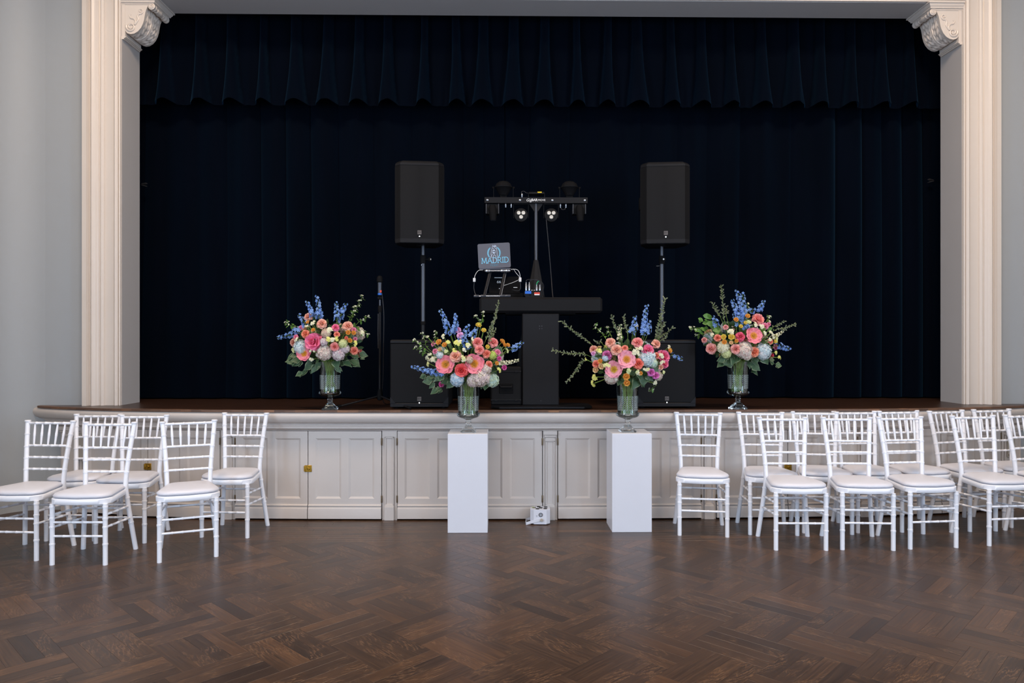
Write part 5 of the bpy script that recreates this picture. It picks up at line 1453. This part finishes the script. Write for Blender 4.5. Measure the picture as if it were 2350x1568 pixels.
BOUQUETS = {
 1: [
  'cup -99 559 77 hotpink', 'peony -180 463 65 pink', 'rose -165 768 40 salmon', 'rose -33 710 43 salmon', 'rose 176 691 44 salmon', 'rose -169 625 37 orangecoral', 'rose 85 676 32 hotpink',
  'rose -301 555 35 salmon', 'rose -213 673 22 rosepink', 'rose 228 485 35 coral', 'rose 81 518 37 coralpink', 'rose 221 658 22 rosepink', 'rose -254 599 22 rosepink', 'rose 235 581 18 rosepink',
  'rose 99 618 26 coral', 'ran 180 629 22 orange', 'ran 217 626 20 orange', 'ran 193 566 21 orange', 'ran 169 585 16 coral', 'ran -143 710 16 orange', 'hyd -15 474 68 pinkmauve',
  'hyd 107 456 53 mauve', 'hyd 162 500 37 mauve', 'hyd -228 515 60 paleblue', 'hyd 147 544 37 palegreen', 'hyd 7 632 40 dusty', 'hyd -7 559 33 mauve', 'small 33 570 28 yellow',
  'small 99 581 28 yellow', 'small 232 544 29 yellow', 'small -107 412 26 cream', 'small -298 485 33 paleyellow', 'small -235 574 24 cream', 'small 44 643 35 cream', 'small -147 680 19 cream',
  'small -110 485 15 cream', 'small -81 484 13 cream', 'small -99 706 26 cream', 'small 279 625 26 cream', 'small -268 662 19 cream', 'delph -59 735 -88 930', 'delph -110 743 -169 886',
  'delph 81 713 59 879', 'delph 103 743 143 868', 'delph -213 647 -430 588', 'delph -154 676 -243 779', 'delph -96 743 -59 816', 'sprig 169 721 279 926', 'sprig 206 676 316 618',
  'sprig -250 676 -353 713', 'sprig 184 721 206 846', 'sprig 235 706 309 765', 'leaf -309 397 57', 'leaf -206 309 60', 'leaf -272 382 51', 'leaf 74 379 55',
  'leaf 162 379 46', 'leaf 217 382 53', 'leaf 279 449 38', 'leaf -110 338 46', 'leaf -169 353 46', 'leaf -327 434 38', 'leaf 224 441 38',
  'leaf 88 327 31', 'leaf -250 290 37',
 ],
 2: [
  'peony -174 540 81 pink', 'peony 54 544 81 pink', 'cup -48 493 58 red', 'rose -95 605 48 peachpink', 'rose 79 714 45 coralpink', 'rose 97 656 39 coralpink', 'rose 205 714 42 coralpink',
  'rose 151 623 36 coral', 'rose 169 537 32 coral', 'rose -87 813 30 lilac', 'rose -59 768 29 lilac', 'rose -261 641 23 rosepink', 'rose -283 699 22 rosepink', 'rose -221 370 26 magenta',
  'rose 289 511 23 magenta', 'rose 238 634 26 rosepink', 'rose 249 584 20 magenta', 'ran -221 706 26 orange', 'ran -174 685 22 orange', 'ran -210 649 19 peach', 'ran 151 669 18 gold',
  'ran 263 710 24 orange', 'ran 307 681 19 orange', 'ran 79 837 26 gold', 'ran 121 795 22 gold', 'ran 281 681 19 orange', 'small -149 710 25 yellow', 'small -75 703 32 yellow',
  'small -95 641 26 yellow', 'small 238 493 27 yellow', 'small -308 540 27 paleyellow', 'small 299 641 26 palegreen', 'small -185 750 25 cream', 'small -315 743 20 cream', 'small -272 576 29 cream',
  'small -322 584 23 cream', 'small -33 576 27 cream', 'small -294 612 25 cream', 'small 39 728 19 cream', 'hyd 104 439 81 beige', 'hyd 46 406 51 beige', 'hyd -87 417 56 blue',
  'hyd 205 403 56 bluegreen', 'hyd 148 504 45 beige', 'hyd -221 612 30 paleblue', 'hyd 198 612 33 lime', 'hyd 17 576 29 dusty', 'delph -142 772 -218 963', 'delph -106 772 -98 927',
  'delph -62 699 3 844', 'delph 3 641 -33 750', 'delph -192 468 -445 518', 'delph 321 641 430 710', 'delph -127 757 -84 858', 'delph 32 735 64 822', 'stock 234 540 401 569',
  'stock -243 569 -330 576', 'sprig -322 641 -424 728', 'sprig -315 656 -366 779', 'sprig -250 699 -265 790', 'sprig 97 837 61 916', 'sprig 104 858 119 945', 'sprig -315 612 -416 670',
  'branch 162 699 242 1025', 'branch 140 728 213 909', 'branch 176 728 220 815', 'leaf -265 320 42', 'leaf -322 403 45', 'leaf -286 424 43', 'leaf -221 439 52',
  'leaf -171 403 42', 'leaf -142 377 38', 'leaf 133 359 33', 'leaf -359 439 29', 'leaf 245 641 36', 'leaf 111 605 33',
 ],
 3: [
  'peony -41 579 75 palepink', 'peony -135 499 71 palepink', 'cup 136 653 48 hotpink', 'cup 295 601 56 hotpink', 'cup 292 539 36 hotpink', 'rose -161 713 41 salmon', 'rose 53 713 45 coralpink',
  'rose 216 702 39 salmon', 'rose -117 655 46 peachpink', 'rose -284 658 34 salmon', 'rose -269 539 34 coral', 'rose 53 546 45 redcoral', 'rose -190 611 41 violet', 'rose 161 474 33 magentalilac',
  'rose 205 449 32 magentalilac', 'rose -52 666 26 coral', 'rose 208 608 26 coral', 'rose 245 514 23 peachpink', 'rose -284 622 20 lilac', 'ran -41 445 29 orange', 'ran -35 396 27 orange',
  'ran -233 561 20 orange', 'ran -222 521 26 peach', 'ran -262 492 26 peach', 'ran 328 640 25 orange', 'small -240 637 30 yellow', 'small -190 528 35 paleyellow', 'small -262 434 36 yellow',
  'small -269 380 33 yellow', 'small -323 572 16 yellow', 'small 24 640 41 cream', 'small 237 608 32 cream', 'small 245 550 30 cream', 'small 194 387 29 cream', 'small 263 470 20 palegreen',
  'small 49 619 23 cream', 'small 71 829 22 cream', 'small 324 666 23 cream', 'small -23 492 29 palegreen', 'hyd 140 593 71 paleblue', 'hyd -157 434 56 pinkmauve', 'hyd 241 441 36 pinkmauve',
  'hyd -204 586 25 blue', 'hyd 179 550 36 bluegreen', 'delph 114 753 140 999', 'delph 143 767 172 876', 'delph 35 781 49 912', 'delph 346 601 429 575', 'delph 20 767 31 825',
  'delph 107 767 122 897', 'stock -81 724 -74 832', 'branch -291 695 -526 879', 'branch -327 608 -602 644', 'branch -334 564 -490 387', 'branch 237 724 302 1060', 'branch 201 731 252 933',
  'branch 252 738 368 829', 'branch -16 767 -38 912', 'branch -96 781 -135 919', 'branch 216 724 288 868', 'branch 237 709 302 760', 'branch -211 695 -269 716', 'sprig -182 731 -255 836',
  'sprig -139 745 -161 825', 'sprig -67 731 -56 839', 'sprig 216 376 179 318', 'leaf 42 387 56', 'leaf 107 416 54', 'leaf 172 517 59', 'leaf 93 510 45',
  'leaf 13 470 33', 'leaf -81 398 33', 'leaf 151 438 45', 'leaf 71 445 38', 'leaf 114 550 36',
 ],
 4: [
  'peony 69 609 73 pink', 'cup 146 752 54 coralpink', 'rose -40 602 41 crimson', 'rose -260 500 47 salmonpink', 'rose -77 500 44 salmonpink', 'rose 84 474 44 orangecoral', 'rose -216 591 32 coral',
  'rose 190 690 31 rosepink', 'rose -300 573 25 dustyrose', 'rose 296 441 29 crimson', 'rose 230 562 26 coral', 'rose -150 679 23 dustyrose', 'rose 326 514 26 rosepink', 'rose 234 704 19 rosepink',
  'ran -172 595 23 gold', 'ran -112 596 27 gold', 'ran -168 554 22 orange', 'ran -66 732 21 orange', 'ran 31 761 22 orange', 'ran -77 562 16 orange', 'ran 263 558 18 gold',
  'hyd 0 492 69 pinkmauve', 'hyd 187 478 69 paleblue', 'hyd -176 514 50 cream', 'hyd -146 463 41 palegreen', 'hyd 26 441 37 pinkmauve', 'small 282 587 29 paleyellow', 'small 311 470 29 yellow',
  'small 337 426 31 yellow', 'small -121 631 37 cream', 'small 318 558 18 yellow', 'small 223 624 31 cream', 'small 143 686 31 cream', 'small 208 576 23 cream', 'small 26 800 29 cream',
  'small 260 719 22 cream', 'small -245 609 22 cream', 'delph -18 734 -66 906', 'delph 11 756 -18 982', 'delph 18 734 18 964', 'delph 69 778 117 832', 'delph 165 792 212 898',
  'delph -194 675 -216 763', 'delph 304 522 439 500', 'delph 18 646 -4 770', 'delph -33 675 -55 792', 'delph 26 653 26 719', 'stock 245 587 369 646', 'branch -143 734 -157 1026',
  'branch -165 756 -238 887', 'branch -121 763 -99 851', 'branch 274 646 472 708', 'branch 289 675 384 730', 'sprig -296 661 -406 675', 'sprig -304 617 -340 609', 'sprig 216 726 252 763',
  'sprig 55 792 62 865', 'round -315 741 26', 'round -267 770 32', 'round -340 653 38', 'round -293 661 31', 'round -245 704 34', 'round -208 653 38',
  'round 157 646 41', 'round 238 661 23', 'round -274 712 29', 'leaf -69 412 50', 'leaf -106 383 45', 'leaf -165 375 42', 'leaf 128 346 45',
  'leaf 143 306 35', 'leaf 201 405 42', 'leaf 282 386 29', 'leaf 337 364 31', 'leaf 106 397 38', 'leaf -172 412 38',
 ],
}

# ------------------------------------------------------------------ flowers: arrangement
ZC_ = 0.56
def dome_y(x, z, a=0.31, c=0.27, b=0.20):
    q = 1 - (x/a)**2 - ((z-ZC_)/c)**2
    return -b*sqrt(max(0.0, q)) if q > 0 else 0.0
def facing(x, y, z, cam_w=0.55):
    n = Vector((x, y*1.3, (z-ZC_)*1.0 + 0.05)); n = n.normalized() if n.length > 1e-4 else Vector((0, -1, 0))
    d = n*(1-cam_w) + Vector((0, -1, 0.12))*cam_w
    return d.normalized()
def quat_to(d, roll): return (Vector(d).to_track_quat('Z', 'Y').to_matrix() @ Matrix.Rotation(roll, 3, 'Z')).to_euler()
def head(name, me, mat, parent, p, d, r, roll, label=None):
    o = bpy.data.objects.new(name, me); COL.objects.link(o); o.parent = parent
    o.location = p; o.rotation_euler = quat_to(d, roll); o.scale = (r, r, r)
    o.material_slots[0].link = 'OBJECT'; o.material_slots[0].material = mat
    if label: o['label'] = label
    return o

def bouquet(key, loc, label, rz=0.0):
    rg = random.Random(key*101)
    t = thing('flower_arrangement', label, 'flowers', loc, rz, 'flower arrangements in glass vases')
    big = [tuple(float(q)/1000 for q in it.split()[1:4]) for it in BOUQUETS[key] if it.split()[0] in ('peony', 'cup', 'rose', 'hyd', 'ran')]
    stems = MB()
    nst = [0]
    def stem(p, r=0.0022):
        p = Vector(p)
        mx, my = p.x*0.18, p.y*0.18
        k = min(1, 0.055/max(1e-6, sqrt(mx*mx+my*my))); mx *= k; my *= k
        nst[0] += 1
        pts = [p, Vector((mx*1.6+p.x*0.15, my*1.6+p.y*0.15, max(0.43, 0.40+(p.z-0.40)*0.35))), Vector((mx, my, 0.385))]
        if nst[0] % 3:
            a = rg.random()*6.28
            pts += [Vector((mx*0.2+0.02*cos(a), my*0.2+0.02*sin(a), 0.26)), Vector((-mx*0.6+0.035*cos(a), -my*0.6+0.035*sin(a), 0.145))]
        else: pts.append(Vector((mx*0.5, my*0.5, 0.32)))
        stems.tube(smooth_path(pts, 4), r if nst[0] % 3 == 0 else r*1.6, 5, True)
    for it in BOUQUETS[key]:
        f = it.split(); kind = f[0]
        if kind in ('delph', 'sprig', 'branch', 'stock'):
            x0, z0, x1, z1 = [float(q)/1000 for q in f[1:5]]
            y0 = dome_y(x0, z0)*0.75; y1 = y0*0.35 + rg.uniform(-0.04, 0.05)
            A, B = Vector((x0, y0, z0)), Vector((x1, y1, z1))
            L = (B-A).length; sag = Vector((0, 0, -0.03*L if abs(x1-x0) > abs(z1-z0) else 0)) + Vector((rg.uniform(-.03, .03)*L, 0, 0))
            root = Vector((x0*0.4, y0*0.4, 0.43+(z0-0.43)*0.35))
            path = smooth_path([root, A, A.lerp(B, 0.5)+sag, B], 8)
            st = MB(); st.tube(path, [0.0022-0.0014*i/(len(path)-1) for i in range(len(path))], 5)
            up = path[8:]
            def along(q):
                i = min(len(up)-2, int(q*(len(up)-1))); fr = q*(len(up)-1)-i
                return up[i].lerp(up[i+1], fr), (up[i+1]-up[i]).normalized()
            stem(root)
            if kind == 'delph':
                mb = MB(); N = max(7, int(L/0.0085))
                for k in range(N):
                    q = (k+0.3)/N; c, d = along(q); s = d.orthogonal().normalized(); a = k*2.4+rg.random()
                    out = (s*cos(a) + d.cross(s)*sin(a) + d*0.25).normalized()
                    if out.y > 0.55: out.y *= 0.3
                    r = 0.021*(1-0.5*q)*rg.uniform(0.85, 1.15)
                    c2 = c + out*r*0.95
                    floret(mb, c2, out + Vector((0, -0.45, 0)), r, 5, rg.random()*0.9, rg.random()*6, 0.35)
                    floret(mb, c2+out*0.002, out + Vector((0, -0.45, 0)), r*0.5, 5, 1.0, rg.random()*6, 0.7)
                    st.tube([c, c2], 0.0009, 4)
                o = mb.build('delphinium', M['delph'], t, angle=180); o['label'] = 'blue delphinium spike'
            elif kind == 'stock':
                mb = MB(); N = max(12, int(L/0.006))
                for k in range(N):
                    q = k/N; c, d = along(q); s = d.orthogonal().normalized(); a = k*2.4
                    out = (s*cos(a) + d.cross(s)*sin(a) + d*0.3).normalized(); r = 0.014*(1-0.45*q)
                    floret(mb, c+out*r, out+Vector((0, -0.4, 0)), r, 5, rg.random(), rg.random()*6, 0.4); floret(mb, c+out*r*1.1, out+Vector((0, -0.4, 0)), r*0.55, 5, 1, rg.random()*6, 0.7)
                o = mb.build('stock_spike', fmat('cream'), t, angle=180); o['label'] = 'cream stock spike'
            elif kind == 'sprig':
                mb = MB(); lf = MB(); N = max(5, int(L/0.016))
                for k in range(N):
                    q = (k+0.5)/N; c, d = along(q); s = d.orthogonal().normalized(); a = k*2.1+rg.random()
                    out = (s*cos(a) + d.cross(s)*sin(a) + d*0.6).normalized()
                    add_leaf(lf, c, out+Vector((0, -0.2, -0.15)), rg.uniform(0.028, 0.045), 0.0105, droop=0.3)
                    if q > 0.35:
                        for _ in range(2):
                            oo = (out + Vector((rg.uniform(-.6, .6), rg.uniform(-.8, .2), rg.uniform(-.4, .6)))).normalized()
                            c2 = c + oo*rg.uniform(0.012, 0.02)
                            floret(mb, c2, oo+Vector((0, -0.5, 0.2)), rg.uniform(0.006, 0.0085), 5, rg.random(), rg.random()*6, 0.4); st.tube([c, c2], 0.0006, 3)
                for _ in range(3):
                    oo = Vector((rg.uniform(-1, 1), rg.uniform(-1, 0), rg.uniform(0, 1))).normalized(); floret(mb, B+oo*0.007, oo, 0.0085, 5, 1, rg.random()*6, 0.3)
                o = mb.build('blossom_sprig', M['whitebl'], t, angle=180); o['label'] = 'sprig of tiny white blossoms with green leaves'
                lf.build('leaves', M['leaf'], o, angle=180)
            else:
                lf = MB(); N = max(10, int(L/0.0075))
                for k in range(N):
                    q = (k+0.2)/N; c, d = along(q); s = d.orthogonal().normalized(); a = k*2.4+rg.random()
                    out = (s*cos(a) + d.cross(s)*sin(a)*0.8 + d*0.75).normalized()
                    add_leaf(lf, c, out, rg.uniform(0.016, 0.027)*(1-0.3*q), 0.0055, droop=rg.uniform(-0.1, 0.5), up=Vector((rg.uniform(-1, 1), -1, rg.uniform(-.5, 1))))
                    if rg.random() < 0.35:
                        add_leaf(lf, c+out*0.012, (out+Vector((rg.uniform(-1, 1), rg.uniform(-1, 0), rg.uniform(-.5, 1)))).normalized(), 0.018, 0.005, up=Vector((0, -1, 0.3)))
                o = lf.build('foliage_branch', M['leafgrey'], t, angle=180); o['label'] = 'grey-green leafy branch'
            st.build('stem', M['stem'], o)
            continue
        x, z, r = [float(q)/1000 for q in f[1:4]]
        col = f[4] if len(f) > 4 else None
        y = dome_y(x, z) + rg.uniform(-0.008, 0.008)
        if kind in ('leaf', 'round'):
            mb = MB()
            out = Vector((x*0.9+rg.uniform(-0.12, 0.12), min(y, -0.03)*0.6+rg.uniform(-0.05, 0.05), (-0.09 if kind == 'leaf' else 0.06)+rg.uniform(-0.09, 0.09))).normalized()
            L = r*1.85; p0 = Vector((x, min(y, -0.02)*0.75, z)) - out*L*0.5
            upv = Vector((rg.uniform(-.8, .8), -1, rg.uniform(-0.1, 1.2)))
            if kind == 'leaf': add_leaf(mb, p0, out, L, r*rg.uniform(0.6, 0.8), upv, rg.uniform(0.05, 0.4), rg.uniform(0.05, 0.4), 1)
            else: add_leaf(mb, p0, out, L, r*0.72, upv, 0.12, 0.1)
            mb.tube([Vector((x*0.3, y*0.3, 0.42 if kind == 'leaf' else 0.5)), p0.lerp(Vector((x*0.3, y*0.3, 0.45)), 0.4), p0+out*L*0.15], 0.0016, 4)
            o = mb.build('leaf', M['leafvar'] if kind == 'leaf' else M['leaf'], t, angle=180)
            for s in (-1, 1):
                m2 = MB(); o2 = (out + Vector((s*0.6, rg.uniform(-0.4, 0.1), rg.uniform(-0.5, 0.5)))).normalized()
                add_leaf(m2, p0 + Vector((rg.uniform(-.3, .3)*L, 0.004, rg.uniform(-.3, .3)*L)), o2, L*rg.uniform(0.55, 0.8), r*rg.uniform(0.4, 0.55), Vector((rg.uniform(-.8, .8), -1, rg.uniform(-0.1, 1.2))), rg.uniform(0.05, 0.4), rg.uniform(0, 0.4), 1 if kind == 'leaf' else 0)
                m2.build('leaf', M['leafvar'] if kind == 'leaf' else M['leaf'], t, angle=180)
            continue
        d = facing(x, y, z, 0.72 if kind in ('peony',) else 0.5)
        p = Vector((x, y, z)) - d*r*0.45
        if kind in ('small', 'ran'): p += d*0.016
        word = FC[col][3]
        if kind == 'rose':
            o = head('rose', rg.choice(ROSE), fmat(col), t, p, d, r*0.93, rg.random()*6, word + ' rose')
        elif kind == 'cup':
            o = head('garden_rose', rg.choice(ROSE), fmat(col), t, p, d, r*0.93, rg.random()*6, 'large ruffled ' + word + ' bloom')
            for k in range(6):
                head('petal', PET[2], fmat(col), o, (0, 0, -0.12), (0.001, 0, 1), 1.12, k*pi/3)
        elif kind == 'ran':
            o = head('ranunculus', rg.choice(RAN), fmat(col), t, p, d, r*0.98, rg.random()*6, 'small ' + word + ' ranunculus')
        elif kind == 'hyd':
            o = head('hydrangea', rg.choice(HYD), fmat(col, 1.6), t, p - d*r*0.2, d, r, rg.random()*6, word + ' hydrangea head')
        elif kind == 'small':
            o = head('small_blossom', rg.choice(SML), fmat(col), t, p, d, r*0.92, rg.random()*6, 'cluster of small ' + word + ' blossoms')
        elif kind == 'peony':
            bright = key == 3 and x < -0.1
            o = head('peony', STAM, M['stamen_y'] if bright else M['stamen'], t, p, d, r, rg.random()*6, 'open ' + word + ' peony with golden centre')
            head('pistil', PIST, M['pistil'], o, (0, 0, 0), (0.001, 0, 1), 1.0, 0.3)
            n = 8
            for k in range(n):
                head('petal', PET[k % 2], fmat(col, 1.15), o, (0, 0, -0.02), (0.001, 0, 1), rg.uniform(0.96, 1.06), 2*pi*k/n + rg.uniform(-.1, .1))
            for k in range(9):
                head('petal', PET[1], fmat(col, 1.15), o, (0, 0, 0.02), (0.001, 0, 1), rg.uniform(0.66, 0.84), 2*pi*(k+0.5)/9)
        stem(p - d*r*0.2)
    # flowers on the far side and green filler between the heads
    for k in range(16):
        a = radians(20 + 140*k/15); zz = rg.uniform(0.46, 0.68)
        q = sqrt(max(0.05, 1-((zz-ZC_)/0.27)**2)); x, y = 0.27*q*cos(a), 0.18*q*sin(a)
        d = Vector((x, y*1.4, (zz-ZC_)+0.05)).normalized()
        if k % 3 == 0: o = head('hydrangea', HYD[k % 3], fmat(['pinkmauve', 'paleblue'][k % 2]), t, (x*0.9, y*0.9, zz), d, 0.06, k)
        else: o = head('rose', ROSE[k % 4], fmat(['salmon', 'coralpink', 'peach', 'yellow'][k % 4]), t, (x, y, zz), d, 0.04, k)
    # many tiny cream, yellow and peach buds tucked between the larger heads
    for k in range(60):
        a = rg.uniform(-1, 1); x = 0.235*a; zz = 0.455 + rg.random()*0.27*sqrt(1-a*a*0.9)
        if any((x-bx)**2 + (zz-bz)**2 < (br+0.012)**2 for bx, bz, br in big): continue
        y = dome_y(x, zz) - 0.004; d = facing(x, y, zz, 0.5); c = rg.choice(['cream', 'cream', 'cream', 'paleyellow', 'palegreen', 'yellow'])
        if k % 5 == 4: o = head('ranunculus', RAN[k % 3], fmat(rg.choice(['peach', 'gold', 'orange'])), t, Vector((x, y, zz)), d, 0.017, k, 'tiny ranunculus bud')
        else: o = head('small_blossom', SML[k % 4], fmat(c), t, Vector((x, y, zz)), d, rg.uniform(0.018, 0.026), k, 'cluster of tiny ' + FC[c][3] + ' blossoms')
    fill = MB()
    for k in range(230):
        v = Vector((rg.gauss(0, 1), rg.gauss(0, 1), rg.gauss(0, 1))).normalized()*rg.uniform(0.55, 0.9)
        x, y, z = v.x*0.27, v.y*0.17, 0.55+v.z*0.19
        if z < 0.42 and abs(x) < 0.09: continue
        dd = Vector((v.x, v.y*1.2, v.z+rg.uniform(-.6, .4))).normalized()
        add_leaf(fill, (x, y, z), dd, rg.uniform(0.035, 0.06), rg.uniform(0.011, 0.018), Vector((rg.uniform(-1, 1), -1, rg.uniform(-1, 1))))
    o = fill.build('filler_foliage', M['leafdark'], t, angle=180); o['kind'] = 'stuff'
    stems.build('stems', M['stem'], t)
    return t

SPOT = [(1, (-1.402, 5.985, ZS+0.001), 'footed cut glass vase on the stage beside the microphone stand', 'mixed bouquet with blue spikes in the stage vase by the microphone stand'),
        (2, (-0.254, 5.72, 0.767), 'footed cut glass vase on the plinth left of the booth column', 'mixed bouquet with two open pink peonies and a red bloom on left plinth'),
        (3, (1.004, 5.72, 0.767), 'footed cut glass vase on the plinth beside the lone white chair', 'mixed bouquet with long leafy branches reaching sideways on right plinth'),
        (4, (1.968, 5.985, ZS+0.001), 'footed cut glass vase on the stage behind the right-hand chairs', 'mixed bouquet with tall blue spikes on the stage behind right-hand chairs')]
for key, loc, lv, lb in SPOT:
    vase(loc, lv, radians((5, 0, 3, 8)[key-1])); bouquet(key, loc, lb)
